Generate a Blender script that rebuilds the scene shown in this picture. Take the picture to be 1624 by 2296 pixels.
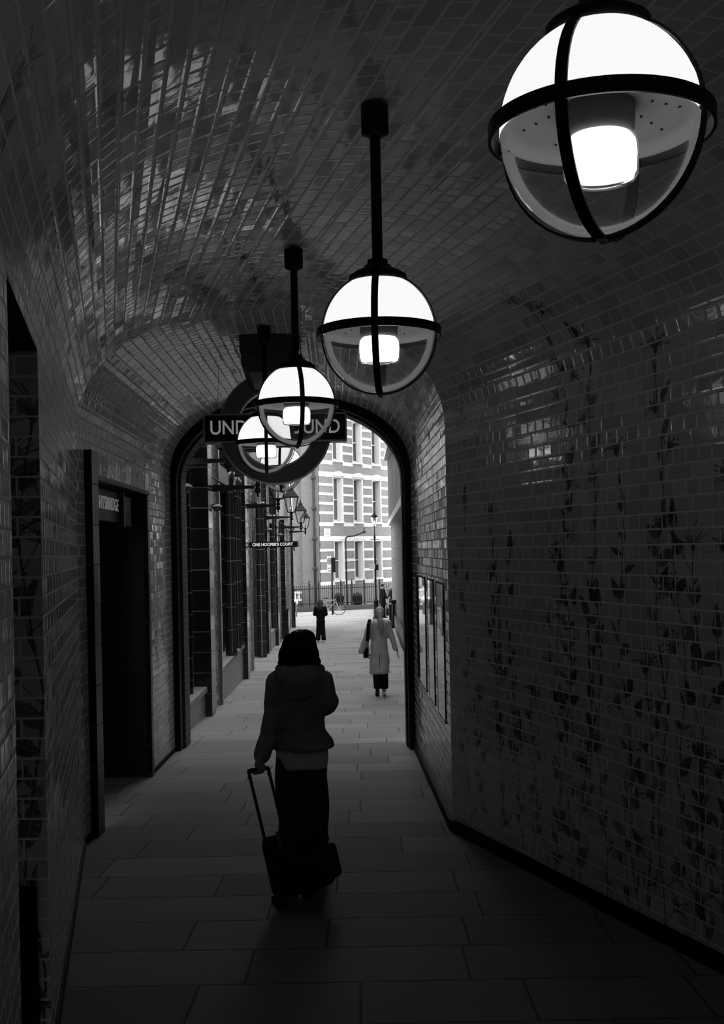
import bpy, bmesh, math, random
import numpy as np
from mathutils import Vector, Matrix, noise as mnoise
random.seed(7)
for o in list(bpy.data.objects): bpy.data.objects.remove(o)
SC = bpy.context.scene; COL = SC.collection
PI = math.pi
# ------------------------------------------------------------------ camera
EYE = 1.91; F = 2500.0; PU, PV = 812.0, 1234.0; ROLL = 0.02
cam_data = bpy.data.cameras.new('camera'); cam = bpy.data.objects.new('camera', cam_data); COL.objects.link(cam)
cam_data.sensor_fit = 'VERTICAL'; cam_data.sensor_height = 36; cam_data.lens = F / 2296 * 36
cam_data.shift_y = (PV - 1148) / 2296; cam_data.clip_end = 400; cam_data.clip_start = 0.05
cam.matrix_world = Matrix.Translation((0, 0, EYE)) @ Matrix.Rotation(PI / 2, 4, 'X') @ Matrix.Rotation(-ROLL, 4, 'Z')
SC.camera = cam
# ------------------------------------------------------------------ sky: flat overcast daylight
SKY = 5.6
world = bpy.data.worlds.new('world'); SC.world = world; world.use_nodes = True
wn = world.node_tree.nodes; wl = world.node_tree.links
bgn = wn['Background']; bgn.inputs[0].default_value = (1, 1, 1, 1); bgn.inputs[1].default_value = SKY
# ------------------------------------------------------------------ exposure
SC.view_settings.view_transform = 'Standard'; SC.view_settings.look = 'None'
SC.view_settings.exposure = 0.0; SC.view_settings.gamma = 1.0; SC.view_settings.use_curve_mapping = False
DOME_E = 0.94; BULB_E = 3.5
try:
    SC.cycles.max_bounces = 10; SC.cycles.transparent_max_bounces = 24; SC.cycles.caustics_reflective = True
    SC.cycles.sample_clamp_indirect = 3.0
except Exception: pass

# ------------------------------------------------------------------ place geometry
def fz(y): return -0.036 * min(max(y, 0.0), 43.2)
def un(u, v):
    du, dv = u - PU, v - PV
    return (du - ROLL * dv) / F, (dv + ROLL * du) / F
def G(u, v):                       # photo pixel -> point on the sloping ground
    a, t = un(u, v)
    y = EYE / (t - 0.036) if t > 0.0804 else (EYE + 0.036 * 43.2) / t
    return Vector((a * y, y, fz(y)))
def P(u, v, y):
    a, t = un(u, v); return Vector((a * y, y, EYE - t * y))
def interp(pts, y):
    if y <= pts[0][0]: return pts[0][1]
    for (a, b), (c, d) in zip(pts, pts[1:]):
        if y <= c: return b + (d - b) * (y - a) / (c - a)
    return pts[-1][1]
LW = [(0.4, -2.175 + 0.2157 * 8.15), (8.55, -2.175), (13.7, -2.33)]
RW = [(0.4, 0.675 + 0.318 * 8.41), (8.81, 0.675), (13.45, 0.597)]
def LX(y): return interp(LW, y)
def RX(y): return interp(RW, y)
SPRING = 2.86; CROWN = 3.80; YB = -5.0

# ------------------------------------------------------------------ mesh builder
class MB:
    def __init__(s): s.v = []; s.f = []; s.uv = {}; s.sm = []
    def face(s, idx, uv=None, smooth=False):
        if uv is not None: s.uv[len(s.f)] = uv
        s.f.append(tuple(idx)); s.sm.append(smooth)
    def add(s, verts): n = len(s.v); s.v.extend([tuple(x) for x in verts]); return n
    def quad(s, a, b, c, d, uv=None, smooth=False):
        n = s.add([a, b, c, d]); s.face((n, n + 1, n + 2, n + 3), uv, smooth); return s
    def box(s, c, size, R=None):
        c = Vector(c); hx, hy, hz = size[0] / 2, size[1] / 2, size[2] / 2
        P8 = [Vector((x, y, z)) for z in (-hz, hz) for y in (-hy, hy) for x in (-hx, hx)]
        if R is not None: P8 = [R @ p for p in P8]
        n = s.add([c + p for p in P8])
        for q in ((0, 2, 3, 1), (4, 5, 7, 6), (0, 1, 5, 4), (2, 6, 7, 3), (0, 4, 6, 2), (1, 3, 7, 5)): s.face([n + i for i in q])
        return s
    def bb(s, x0, x1, y0, y1, z0, z1): return s.box(((x0 + x1) / 2, (y0 + y1) / 2, (z0 + z1) / 2), (abs(x1 - x0), abs(y1 - y0), abs(z1 - z0)))
    def hexa(s, bot, top):          # 4 bottom points ccw, 4 top points
        n = s.add(list(bot) + list(top))
        s.face((n + 3, n + 2, n + 1, n)); s.face((n + 4, n + 5, n + 6, n + 7))
        for i in range(4): j = (i + 1) % 4; s.face((n + i, n + j, n + 4 + j, n + 4 + i))
        return s
    def tube(s, pts, r, n=10, caps=True, closed=False, sq=None):
        pts = [Vector(p) for p in pts]; m = len(pts); rs = r if isinstance(r, (list, tuple)) else [r] * m
        base = len(s.v); up = None
        for i, p in enumerate(pts):
            if closed: t = pts[(i + 1) % m] - pts[i - 1]
            else: t = pts[min(i + 1, m - 1)] - pts[max(i - 1, 0)]
            t.normalize()
            if up is None:
                up = Vector((0, 0, 1)) if abs(t.z) < 0.9 else Vector((1, 0, 0))
            a = t.cross(up).normalized(); b = a.cross(t).normalized(); up = b
            for k in range(n):
                an = 2 * PI * k / n
                s.v.append(tuple(p + a * math.cos(an) * rs[i] + b * math.sin(an) * rs[i]))
        for i in range(m if closed else m - 1):
            j = (i + 1) % m
            for k in range(n):
                l = (k + 1) % n
                s.face((base + i * n + k, base + i * n + l, base + j * n + l, base + j * n + k), None, True)
        if caps and not closed:
            s.face([base + k for k in range(n)][::-1]); s.face([base + (m - 1) * n + k for k in range(n)])
        return s
    def cyl(s, p0, p1, r0, r1=None, n=16): return s.tube([p0, p1], [r0, r1 if r1 is not None else r0], n)
    def lathe(s, prof, n=32, c=(0, 0, 0), sx=1, sy=1, smooth=True, cap=True):
        base = len(s.v)
        for r, z in prof:
            for k in range(n):
                a = 2 * PI * k / n; s.v.append((c[0] + r * sx * math.cos(a), c[1] + r * sy * math.sin(a), c[2] + z))
        for i in range(len(prof) - 1):
            for k in range(n):
                l = (k + 1) % n
                s.face((base + i * n + k, base + i * n + l, base + (i + 1) * n + l, base + (i + 1) * n + k), None, smooth)
        if cap:
            if prof[0][0] > 1e-5: s.face([base + k for k in range(n)][::-1])
            if prof[-1][0] > 1e-5: s.face([base + (len(prof) - 1) * n + k for k in range(n)])
        return s
    def rings(s, rings, smooth=True, caps=True):
        n = len(rings[0]); base = len(s.v)
        for r in rings: s.v.extend([tuple(p) for p in r])
        for i in range(len(rings) - 1):
            for k in range(n):
                l = (k + 1) % n; s.face((base + i * n + k, base + i * n + l, base + (i + 1) * n + l, base + (i + 1) * n + k), None, smooth)
        if caps: s.face([base + k for k in range(n)][::-1]); s.face([base + (len(rings) - 1) * n + k for k in range(n)])
        return s
    def prism(s, pts2, o, ux, uy, un_, d):
        o = Vector(o); ux = Vector(ux); uy = Vector(uy); un_ = Vector(un_); m = len(pts2)
        a = [o + ux * x + uy * y for x, y in pts2]; n = s.add(a + [p + un_ * d for p in a])
        s.face([n + i for i in range(m)][::-1]); s.face([n + m + i for i in range(m)])
        for i in range(m): j = (i + 1) % m; s.face((n + i, n + j, n + m + j, n + m + i))
        return s
    def strap(s, pts, w, t, wdir):   # flat bar following pts, width along wdir(i), thickness t
        rs = []
        for i, p in enumerate(pts):
            p = Vector(p); tg = (Vector(pts[min(i + 1, len(pts) - 1)]) - Vector(pts[max(i - 1, 0)])).normalized()
            wd = Vector(wdir).normalized(); nn = tg.cross(wd).normalized()
            rs.append([p + wd * w / 2 + nn * t / 2, p - wd * w / 2 + nn * t / 2, p - wd * w / 2 - nn * t / 2, p + wd * w / 2 - nn * t / 2])
        return s.rings(rs, smooth=False)
    def build(s, name, mat, parent=None, kind=None, bevel=0, normals=True):
        me = bpy.data.meshes.new(name); me.from_pydata(s.v, [], s.f); me.update()
        if normals:
            bm = bmesh.new(); bm.from_mesh(me); bmesh.ops.recalc_face_normals(bm, faces=bm.faces); bm.to_mesh(me); bm.free()
        me.polygons.foreach_set('use_smooth', s.sm)
        uvl = me.uv_layers.new(name='UVMap'); V = me.vertices
        for p in me.polygons:
            g = s.uv.get(p.index); nrm = p.normal
            if g is not None:
                mp = {vi: g[k] for k, vi in enumerate(s.f[p.index])}
                for li in p.loop_indices: uvl.data[li].uv = mp[me.loops[li].vertex_index]
            else:
                if abs(nrm.z) > 0.7: f2 = lambda c: (c.x + 50, c.y + 50)
                else:
                    t = Vector((-nrm.y, nrm.x, 0)); t = t.normalized() if t.length > 1e-6 else Vector((1, 0, 0))
                    f2 = lambda c: (c.dot(t) + 50, c.z + 10)
                for li in p.loop_indices: uvl.data[li].uv = f2(V[me.loops[li].vertex_index].co)
        o = bpy.data.objects.new(name, me); COL.objects.link(o)
        if mat: me.materials.append(mat)
        if parent is not None: o.parent = parent
        if kind: o['kind'] = kind
        if bevel:
            m = o.modifiers.new('bevel', 'BEVEL'); m.width = bevel; m.segments = 2; m.limit_method = 'ANGLE'; m.angle_limit = 0.6
        return o
def empty(name, loc=(0, 0, 0), rz=0):
    o = bpy.data.objects.new(name, None); COL.objects.link(o); o.location = loc; o.rotation_euler = (0, 0, rz); o.empty_display_size = 0.1; return o
def tag(o, label, cat, group=None, kind=None):
    o['label'] = label; o['category'] = cat
    if group: o['group'] = group
    if kind: o['kind'] = kind
    return o
def copy_tree(o, parent=None):
    c = o.copy(); COL.objects.link(c)
    if parent is not None: c.parent = parent
    for ch in [x for x in COL.objects if x.parent == o]: copy_tree(ch, c)
    return c
def baked(mb, name, mat, parent, voxel=None, smooth=0, disp=None, decimate=None):
    me = bpy.data.meshes.new('tmp'); me.from_pydata(mb.v, [], mb.f)
    bm = bmesh.new(); bm.from_mesh(me); bmesh.ops.recalc_face_normals(bm, faces=bm.faces); bm.to_mesh(me); bm.free()
    t = bpy.data.objects.new('tmp', me); COL.objects.link(t)
    if voxel:
        m = t.modifiers.new('r', 'REMESH'); m.mode = 'VOXEL'; m.voxel_size = voxel; m.use_smooth_shade = True
    if smooth:
        m = t.modifiers.new('s', 'SMOOTH'); m.iterations = smooth; m.factor = 0.5
    dg = bpy.context.evaluated_depsgraph_get(); dg.update()
    nm = bpy.data.meshes.new_from_object(t.evaluated_get(dg)); nm.name = name
    bpy.data.objects.remove(t); bpy.data.meshes.remove(me)
    if disp:
        amp, sc, zs = disp
        nr = [v.normal.copy() for v in nm.vertices]
        for v, n_ in zip(nm.vertices, nr):
            q = Vector((v.co.x * sc, v.co.y * sc, v.co.z * sc * zs)); v.co += n_ * amp * mnoise.noise(q)
    nm.polygons.foreach_set('use_smooth', [True] * len(nm.polygons)); nm.materials.clear(); nm.materials.append(mat); nm.update()
    o = bpy.data.objects.new(name, nm); COL.objects.link(o)
    if parent is not None: o.parent = parent
    return o
def text_mesh(body, name, size, mat, parent, loc, rot, depth=0.004, align='LEFT', width=None, offset=0.0, spacing=1.0):
    c = bpy.data.curves.new(name, 'FONT'); c.body = body; c.size = size; c.extrude = depth; c.align_x = align; c.align_y = 'CENTER'; c.offset = offset; c.space_character = spacing
    t = bpy.data.objects.new('tmp', c); COL.objects.link(t)
    dg = bpy.context.evaluated_depsgraph_get(); dg.update()
    nm = bpy.data.meshes.new_from_object(t.evaluated_get(dg)); nm.name = name
    bpy.data.objects.remove(t)
    xs = [v.co.x for v in nm.vertices]; w = max(xs) - min(xs)
    if width:
        k = width / w; cx = (max(xs) + min(xs)) / 2 if align == 'CENTER' else min(xs)
        for v in nm.vertices: v.co.x = (v.co.x - cx) * k
    nm.materials.clear(); nm.materials.append(mat)
    o = bpy.data.objects.new(name, nm); COL.objects.link(o); o.parent = parent; o.location = loc; o.rotation_euler = rot
    return o

# ------------------------------------------------------------------ materials
class NT:
    def __init__(s, name):
        s.m = bpy.data.materials.new(name); s.m.use_nodes = True; s.t = s.m.node_tree; s.n = s.t.nodes; s.l = s.t.links
        s.b = s.n['Principled BSDF']
    def val(s, sock, x):
        if isinstance(x, (int, float)): sock.default_value = x
        elif isinstance(x, tuple): sock.default_value = x
        else: s.l.new(x, sock)
    def math(s, op, a, b=None, c=None, clamp=False):
        n = s.n.new('ShaderNodeMath'); n.operation = op; n.use_clamp = clamp; s.val(n.inputs[0], a)
        if b is not None: s.val(n.inputs[1], b)
        if c is not None: s.val(n.inputs[2], c)
        return n.outputs[0]
    def rng(s, x, a, b, c=0.0, d=1.0, smooth=True):
        n = s.n.new('ShaderNodeMapRange'); n.interpolation_type = 'SMOOTHSTEP' if smooth else 'LINEAR'
        s.val(n.inputs[0], x)
        for i, q in enumerate((a, b, c, d)): s.val(n.inputs[i + 1], q)
        return n.outputs[0]
    def uv(s):
        n = s.n.new('ShaderNodeTexCoord'); return n.outputs['UV'], n.outputs['Object']
    def noise(s, vec, scale, detail=3, rough=0.5):
        n = s.n.new('ShaderNodeTexNoise'); s.l.new(vec, n.inputs['Vector']); n.inputs['Scale'].default_value = scale
        n.inputs['Detail'].default_value = detail; n.inputs['Roughness'].default_value = rough; return n.outputs[0]
    def white(s, x, y):
        c = s.n.new('ShaderNodeCombineXYZ'); s.val(c.inputs[0], x); s.val(c.inputs[1], y)
        n = s.n.new('ShaderNodeTexWhiteNoise'); n.noise_dimensions = '3D'; s.l.new(c.outputs[0], n.inputs['Vector']); return n.outputs['Value'], n.outputs['Color']
    def grey(s, v):
        c = s.n.new('ShaderNodeCombineColor')
        for i in range(3): s.l.new(v, c.inputs[i])
        return c.outputs[0]
    def mix(s, f, a, b): return s.math('ADD', s.math('MULTIPLY', a, s.math('SUBTRACT', 1.0, f)), s.math('MULTIPLY', b, f))
def G4(v): return (v, v, v, 1)
def plain(name, v, rough=0.6, metal=0.0, spec=0.12, var=0.0, scale=8, bump=0.0):
    t = NT(name); b = t.b; b.inputs['Base Color'].default_value = G4(v); b.inputs['Roughness'].default_value = rough
    b.inputs['Metallic'].default_value = metal; b.inputs['Specular IOR Level'].default_value = spec
    if var or bump:
        _, ob = t.uv(); n = t.noise(ob, scale)
        if var: t.l.new(t.grey(t.rng(n, 0.25, 0.75, v * (1 - var), v * (1 + var), False)), b.inputs['Base Color'])
        if bump:
            bp = t.n.new('ShaderNodeBump'); bp.inputs['Distance'].default_value = bump; t.l.new(n, bp.inputs['Height']); t.l.new(bp.outputs[0], b.inputs['Normal'])
    return t.m
def emis(name, v, e, rough=0.3):
    t = NT(name); b = t.b; b.inputs['Base Color'].default_value = G4(v); b.inputs['Roughness'].default_value = rough
    b.inputs['Emission Color'].default_value = G4(1); b.inputs['Emission Strength'].default_value = e; return t.m
def brick(name, ch=0.083, hw=0.1125, bond='english', tile=0.3, joint=0.4, rough=0.08, tilt=0.036, jw=0.005, pillow=0.0007, jrough=0.8,
          var=0.15, spec=0.5, img=None, plant=0.06, wob=0.0008):
    t = NT(name); b = t.b; uvv, _ = t.uv()
    sp = t.n.new('ShaderNodeSeparateXYZ'); t.l.new(uvv, sp.inputs[0]); u, v = sp.outputs[0], sp.outputs[1]
    vr = t.math('ADD', t.math('DIVIDE', v, ch), 100.0); row = t.math('FLOOR', vr); fv = t.math('FRACT', vr)
    odd = t.math('MODULO', row, 2.0)
    if bond == 'english':
        w = t.math('MULTIPLY_ADD', odd, hw, hw); off = t.math('MULTIPLY', odd, hw * 0.5)
    elif bond == 'half':
        w = hw; off = t.math('MULTIPLY', odd, hw * 0.5)
    elif bond == 'stack2':
        w = hw; off = 3.3
    else:
        r, _c = t.white(row, 3.7); w = t.math('MULTIPLY_ADD', r, hw * 0.7, hw); off = t.math('MULTIPLY', r, 7.3)
    uu = t.math('DIVIDE', t.math('ADD', u, off), w); cid = t.math('FLOOR', uu); fu = t.math('FRACT', uu)
    du = t.math('MULTIPLY', t.math('MINIMUM', fu, t.math('SUBTRACT', 1.0, fu)), w)
    dv = t.math('MULTIPLY', t.math('MINIMUM', fv, t.math('SUBTRACT', 1.0, fv)), ch)
    d = t.math('MINIMUM', du, dv)
    m = t.rng(d, jw * 0.75, jw * 1.15)
    rv, rc = t.white(cid, row)
    sc = t.n.new('ShaderNodeSeparateColor'); t.l.new(rc, sc.inputs[0])
    tone = t.math('MULTIPLY', t.rng(rv, 0.0, 1.0, 1 - var, 1 + var, False), tile)
    if img:
        mp = t.n.new('ShaderNodeMapping'); t.l.new(uvv, mp.inputs[0])
        u0, v0, W, H, im = img
        mp.inputs['Location'].default_value = (-u0 / W, -v0 / H, 0); mp.inputs['Scale'].default_value = (1 / W, 1 / H, 1)
        ti = t.n.new('ShaderNodeTexImage'); ti.image = im; ti.extension = 'CLIP'; t.l.new(mp.outputs[0], ti.inputs[0])
        s2 = t.n.new('ShaderNodeSeparateColor'); t.l.new(ti.outputs[0], s2.inputs[0])
        tone = t.mix(s2.outputs[0], tone, plant)
    t.l.new(t.grey(t.mix(m, joint, tone)), b.inputs['Base Color'])
    t.l.new(t.mix(m, jrough, rough), b.inputs['Roughness'])
    t.l.new(t.mix(m, 0.25, spec), b.inputs['Specular IOR Level'])
    hgt = t.rng(d, jw * 0.8, jw + 0.010, 0.0, pillow)
    tl = t.math('MULTIPLY', t.math('MULTIPLY', t.math('SUBTRACT', fu, 0.5), w), t.math('MULTIPLY', t.math('SUBTRACT', sc.outputs[0], 0.5), tilt))
    t2 = t.math('MULTIPLY', t.math('MULTIPLY', t.math('SUBTRACT', fv, 0.5), ch), t.math('MULTIPLY', t.math('SUBTRACT', sc.outputs[1], 0.5), tilt))
    hgt = t.math('ADD', hgt, t.math('MULTIPLY', t.math('ADD', tl, t2), m))
    if wob:
        nz = t.noise(uvv, 22, 1); hgt = t.math('ADD', hgt, t.math('MULTIPLY', nz, wob))
    bp = t.n.new('ShaderNodeBump'); bp.inputs['Strength'].default_value = 1.0; bp.inputs['Distance'].default_value = 1.0
    t.l.new(hgt, bp.inputs['Height']); t.l.new(bp.outputs[0], b.inputs['Normal'])
    return t.m
def glass(name, tint=0.02, ior=1.45):
    t = NT(name); t.n.remove(t.b); out = t.n['Material Output']
    tr = t.n.new('ShaderNodeBsdfTransparent'); tr.inputs[0].default_value = G4(0.93)
    gl = t.n.new('ShaderNodeBsdfGlossy'); gl.inputs['Roughness'].default_value = 0.02; gl.inputs[0].default_value = G4(1)
    fr = t.n.new('ShaderNodeFresnel'); fr.inputs[0].default_value = ior
    df = t.n.new('ShaderNodeBsdfTranslucent'); df.inputs[0].default_value = G4(0.8)
    m1 = t.n.new('ShaderNodeMixShader'); m1.inputs[0].default_value = tint; t.l.new(tr.outputs[0], m1.inputs[1]); t.l.new(df.outputs[0], m1.inputs[2])
    m2 = t.n.new('ShaderNodeMixShader'); t.l.new(fr.outputs[0], m2.inputs[0]); t.l.new(m1.outputs[0], m2.inputs[1]); t.l.new(gl.outputs[0], m2.inputs[2])
    t.l.new(m2.outputs[0], out.inputs[0]); return t.m

# ------------------------------------------------------------------ painted wild flowers on the glazed tiles (a mask drawn here, no file)
class Canvas:
    def __init__(s, W, H, res=0.004): s.W, s.H, s.r = W, H, res; s.w, s.h = int(W / res), int(H / res); s.a = np.zeros((s.h, s.w), np.float32)
    def _win(s, x, y, R):
        i0, i1 = max(int((x - R) / s.r), 0), min(int((x + R) / s.r) + 2, s.w); j0, j1 = max(int((y - R) / s.r), 0), min(int((y + R) / s.r) + 2, s.h)
        if i1 <= i0 or j1 <= j0: return None
        X, Y = np.meshgrid((np.arange(i0, i1) + .5) * s.r - x, (np.arange(j0, j1) + .5) * s.r - y); return (slice(j0, j1), slice(i0, i1)), X, Y
    def leaf(s, x, y, ang, L, wd, dark=0.85, vein=True):
        q = s._win(x, y, L * 1.05)
        if q is None: return
        sl, X, Y = q; c, n = math.cos(ang), math.sin(ang); a = (X * c + Y * n) / L; b = -X * n + Y * c
        prof = wd * np.sin(np.pi * np.clip(a, 0, 1) ** 0.8); ins = (a > 0) & (a < 1) & (np.abs(b) < prof)
        val = np.where(ins, dark, 0)
        if vein: val = np.where(ins & (np.abs(b) < 0.0022), dark * 0.55, val); val = np.where(ins & (b > prof * 0.35) & (np.sin(a * 40) > 0.6), dark * 0.65, val)
        s.a[sl] = np.maximum(s.a[sl], val)
    def line(s, pts, wd, dark=0.9):
        for (x0, y0), (x1, y1) in zip(pts, pts[1:]):
            L = math.hypot(x1 - x0, y1 - y0) + 1e-6; q = s._win((x0 + x1) / 2, (y0 + y1) / 2, L / 2 + wd * 2)
            if q is None: continue
            sl, X, Y = q; c, n = (x1 - x0) / L, (y1 - y0) / L; a = X * c + Y * n; b = -X * n + Y * c
            s.a[sl] = np.maximum(s.a[sl], np.where((np.abs(a) <= L / 2 + wd * .5) & (np.abs(b) < wd / 2), dark, 0))
    def flower(s, x, y, ang, R):
        k = random.randint(7, 11)
        for i in range(k):
            t = ang + (i / (k - 1) - .5) * 2.4; r = R * random.uniform(.7, 1.05)
            px, py = x, y; pts = [(px, py)]
            for q in range(5):
                px += math.cos(t) * r / 5; py += math.sin(t) * r / 5; t += 0.13 * (1 if t > ang else -1); pts.append((px, py))
            s.line(pts, random.choice([.004, .006, .009]), random.uniform(.6, .9)); 
            if random.random() < .6: s.leaf(pts[-1][0], pts[-1][1], t, .022, .006, .85, False)
            if random.random() < .5: s.leaf(x, y, ang + (i / (k - 1) - .5) * 2.0, R * .6, .014, .6)
        s.leaf(x - math.cos(ang) * .03, y - math.sin(ang) * .03, ang, .06, .02, .9)
    def spike(s, x, y, ang, L):
        for i in range(14):
            q = i / 14; px, py = x + math.cos(ang) * L * q, y + math.sin(ang) * L * q
            for sd in (-1, 1): s.leaf(px, py, ang + sd * (1.0 - .5 * q), .05 * (1.2 - q), .012, random.uniform(.6, .95), False)
    def plant(s, x, y0, y1, lean=0.0, sz=1.0, top='flower'):
        pts = []; px = x; y = y0; ph = random.random() * 6; side = 1
        while y < y1:
            pts.append((px, y)); y += .05; px += lean * .05 + math.sin(y * 5 + ph) * .009 + random.uniform(-.006, .006)
        s.line(pts, .008 * sz, .9)
        k = 2
        while k < len(pts) - 1:
            px, py = pts[k]; up = PI / 2 - math.atan(lean)
            r = random.random(); sd = side; side = -side
            if r < .5:
                L = random.uniform(.05, .17) * sz; s.leaf(px, py, up - sd * random.uniform(.15, 1.3), L, L * random.uniform(.10, .30), random.uniform(.6, .95))
                if random.random() < .35: s.leaf(px, py, up + sd * random.uniform(.4, 1.2), L * .8, L * .2, random.uniform(.7, .95))
            elif r < .85:
                a = up - sd * random.uniform(.4, .9); bl = random.uniform(.08, .16) * sz
                bx, by = px + math.cos(a) * bl, py + math.sin(a) * bl; s.line([(px, py), (bx, by)], .005)
                if random.random() < .7: s.flower(bx, by, a + sd * .2, random.uniform(.06, .13) * sz)
                else: s.spike(bx, by, a, .12 * sz)
            else: s.leaf(px, py, up - sd * .25, .12 * sz, .012, .9)
            k += random.choice([1, 2, 2, 3])
        if top == 'flower': s.flower(pts[-1][0], pts[-1][1], PI / 2 - lean, .12 * sz)
        else: s.spike(pts[-1][0], pts[-1][1], PI / 2 - lean, .16 * sz)
    def image(s, name):
        im = bpy.data.images.new(name, s.w, s.h, alpha=False, float_buffer=False); im.colorspace_settings.name = 'Non-Color'
        px = np.ones((s.h, s.w, 4), np.float32); px[..., :3] = s.a[..., None]; im.pixels.foreach_set(px.ravel()); im.update(); im.pack(); return im
V0 = -0.6
random.seed(21)
cr = Canvas(14, 5.6)            # right side: u = distance along wall, v = height
UR = lambda y: (math.hypot(8.81 - y, RX(y) - RX(8.81)) if y < 8.81 else -(y - 8.81))
# u for right wall is 8.81-based and grows towards the camera; canvas u0 = -5
def rp(y, z0, z1, lean=0, sz=1.0, top='flower'): cr.plant(UR(y) + 5, z0 - V0, z1 - V0, lean, sz, top)
for y, z0, z1, ln, sz, tp in [(8.45, -.2, 2.25, 0, .8, 'spike'), (8.1, .6, 1.7, .05, .8, 'flower'), (7.95, -.2, 2.15, 0, .9, 'flower'), (7.75, .3, 1.9, 0, .8, 'spike'), (7.45, -.15, 1.0, .05, .9, 'flower'),
        (7.15, -.2, 1.75, .03, 1, 'spike'), (6.95, -.2, 3.45, .02, 1.05, 'flower'), (6.75, 0.3, 3.1, .05, 1.05, 'flower'), (6.55, -.2, 1.6, -.03, 1, 'spike'), (6.3, -.2, 2.45, 0, 1, 'flower'), (6.12, -.2, 1.3, .04, 1, 'flower'),
        (5.95, -.2, 2.95, .02, 1.1, 'flower'), (5.78, .4, 2.0, -.03, 1, 'spike'), (5.6, -.2, 1.9, .02, 1.1, 'flower'), (5.42, -.2, 1.5, 0, 1, 'spike'), (5.25, -.2, 2.2, 0, 1.1, 'flower'), (5.0, -.2, 2.0, .03, 1, 'spike'),
        (4.75, -.2, 1.8, 0, 1.1, 'flower'), (4.4, -.2, 2.3, 0, 1.1, 'flower'), (4.0, -.2, 1.7, 0, 1.1, 'spike'), (6.85, -.15, .75, .1, 1, 'flower'), (6.2, -.15, .8, -.1, 1, 'flower'), (5.7, -.1, .9, .05, 1, 'flower'), (8.25, -.2, .9, 0, .8, 'flower'), (7.6, -.2, .7, 0, .9, 'spike'),
        (9.4, -.3, .7, 0, .8, 'flower'), (10.3, -.4, .5, 0, .8, 'flower'), (11.5, -.4, .4, 0, .8, 'spike')]: rp(y, z0, z1, ln, sz, tp)
im_r = cr.image('flowers_right')
cl = Canvas(14, 5.6); random.seed(5)
UL = lambda y: (math.hypot(8.55 - y, LX(y) - LX(8.55)) if y < 8.55 else -(y - 8.55))
for y, z0, z1, ln, sz, tp in [(3.0, -.1, 3.2, 0, 1.1, 'flower'), (5.1, .2, 3.75, .02, 1.1, 'flower'), (5.4, -.1, 2.6, 0, 1, 'spike'), (5.9, -.1, 4.2, .02, 1.15, 'flower'), (6.5, -.1, 2.9, 0, 1, 'spike'),
        (6.9, 1.0, 4.5, -.02, 1.2, 'flower'), (7.6, .6, 4.7, 0, 1.2, 'flower'), (8.1, -.2, 2.4, 0, .9, 'flower'), (2.6, -.1, 2.5, 0, 1.1, 'flower'), (12.3, -.4, 2.6, 0, .9, 'flower'), (12.9, -.4, 3.0, 0, .9, 'spike'), (11.9, -.4, 1.4, 0, .9, 'spike'), (10.0, 2.8, 4.3, 0, 1, 'flower')]:
    cl.plant(UL(y) + 5.3, z0 - V0, z1 - V0, ln, sz, tp)
im_l = cl.image('flowers_left')
# jamb panel with large painted leaves
cj = Canvas(1.0, 4.0); random.seed(11)
for q in range(3): cj.plant(.1 + .1 * q, .2 + q * .5, 3.1 - .2 * q, .0, 1.3, 'flower')
im_j = cj.image('flowers_jamb')

TILE = 0.50; JOINT = 0.72; TR = 0.09
M_right = brick('glazed_tile_right', img=(-5, V0, 14, 5.6, im_r), tile=TILE, joint=JOINT, rough=TR, plant=0.02)
M_left = brick('glazed_tile_left', img=(-5.3, V0, 14, 5.6, im_l), tile=TILE, joint=JOINT, rough=TR, plant=0.02)
M_jamb = brick('glazed_tile_jamb', img=(0, V0, 1.0, 4.0, im_j), tile=TILE, joint=JOINT, rough=TR, plant=0.03)
M_pier = brick('glazed_brick_pier', ch=0.083, tile=0.24, joint=0.10, rough=0.12, tilt=0.14, wob=0.002, spec=0.8)
M_black = brick('black_faience', ch=0.42, hw=0.5, bond='half', tile=0.014, joint=0.05, rough=0.13, tilt=0.02, jw=0.005, var=0.3, wob=0.001)
M_blackp = brick('black_faience_pilaster', ch=0.32, hw=40.0, bond='stack2', tile=0.014, joint=0.11, rough=0.12, tilt=0.03, jw=0.006, var=0.3, wob=0.0015)
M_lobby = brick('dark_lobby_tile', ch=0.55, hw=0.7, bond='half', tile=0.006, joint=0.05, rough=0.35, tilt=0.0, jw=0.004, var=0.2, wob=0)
M_plinth = brick('grey_plinth_tile', ch=0.5, hw=0.16, bond='stack', tile=0.17, joint=0.1, rough=0.3, tilt=0.02, jw=0.004, var=0.08, wob=0.001)
M_fbrick = brick('red_brick_facade', ch=0.075, hw=0.1125, tile=0.155, joint=0.19, rough=0.8, tilt=0, jw=0.006, pillow=0.003, var=0.15, wob=0, spec=0.2)
M_floor = brick('york_stone_paving', ch=0.53, hw=0.75, bond='random', tile=0.195, joint=0.06, rough=0.92, tilt=0.012, jw=0.006, pillow=0.003, var=0.16, wob=0.002, jrough=0.95, spec=0.07)
M_iron = plain('black_iron', 0.009, 0.4, 0.0, 0.12)
M_ironm = plain('matt_black_iron', 0.007, 0.7, 0, .06)
M_opal = emis('opal_glass_dome', 0.8, DOME_E)
M_bulb = emis('lit_lamp_glass', 0.9, BULB_E)
M_dish = plain('enamel_dish', 0.23, 0.4)
M_glass = glass('clear_glass_bowl', 0.006, 1.13)
M_pane = glass('lantern_glass', 0.05)
M_mirror = plain('dark_glass_panel', 0.02, 0.03, 0.0, 1.0)
t_ = NT('poster_glass'); t_.b.inputs['Base Color'].default_value = G4(.10); t_.b.inputs['Roughness'].default_value = .02; t_.b.inputs['IOR'].default_value = 2.2; M_poster = t_.m
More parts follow.
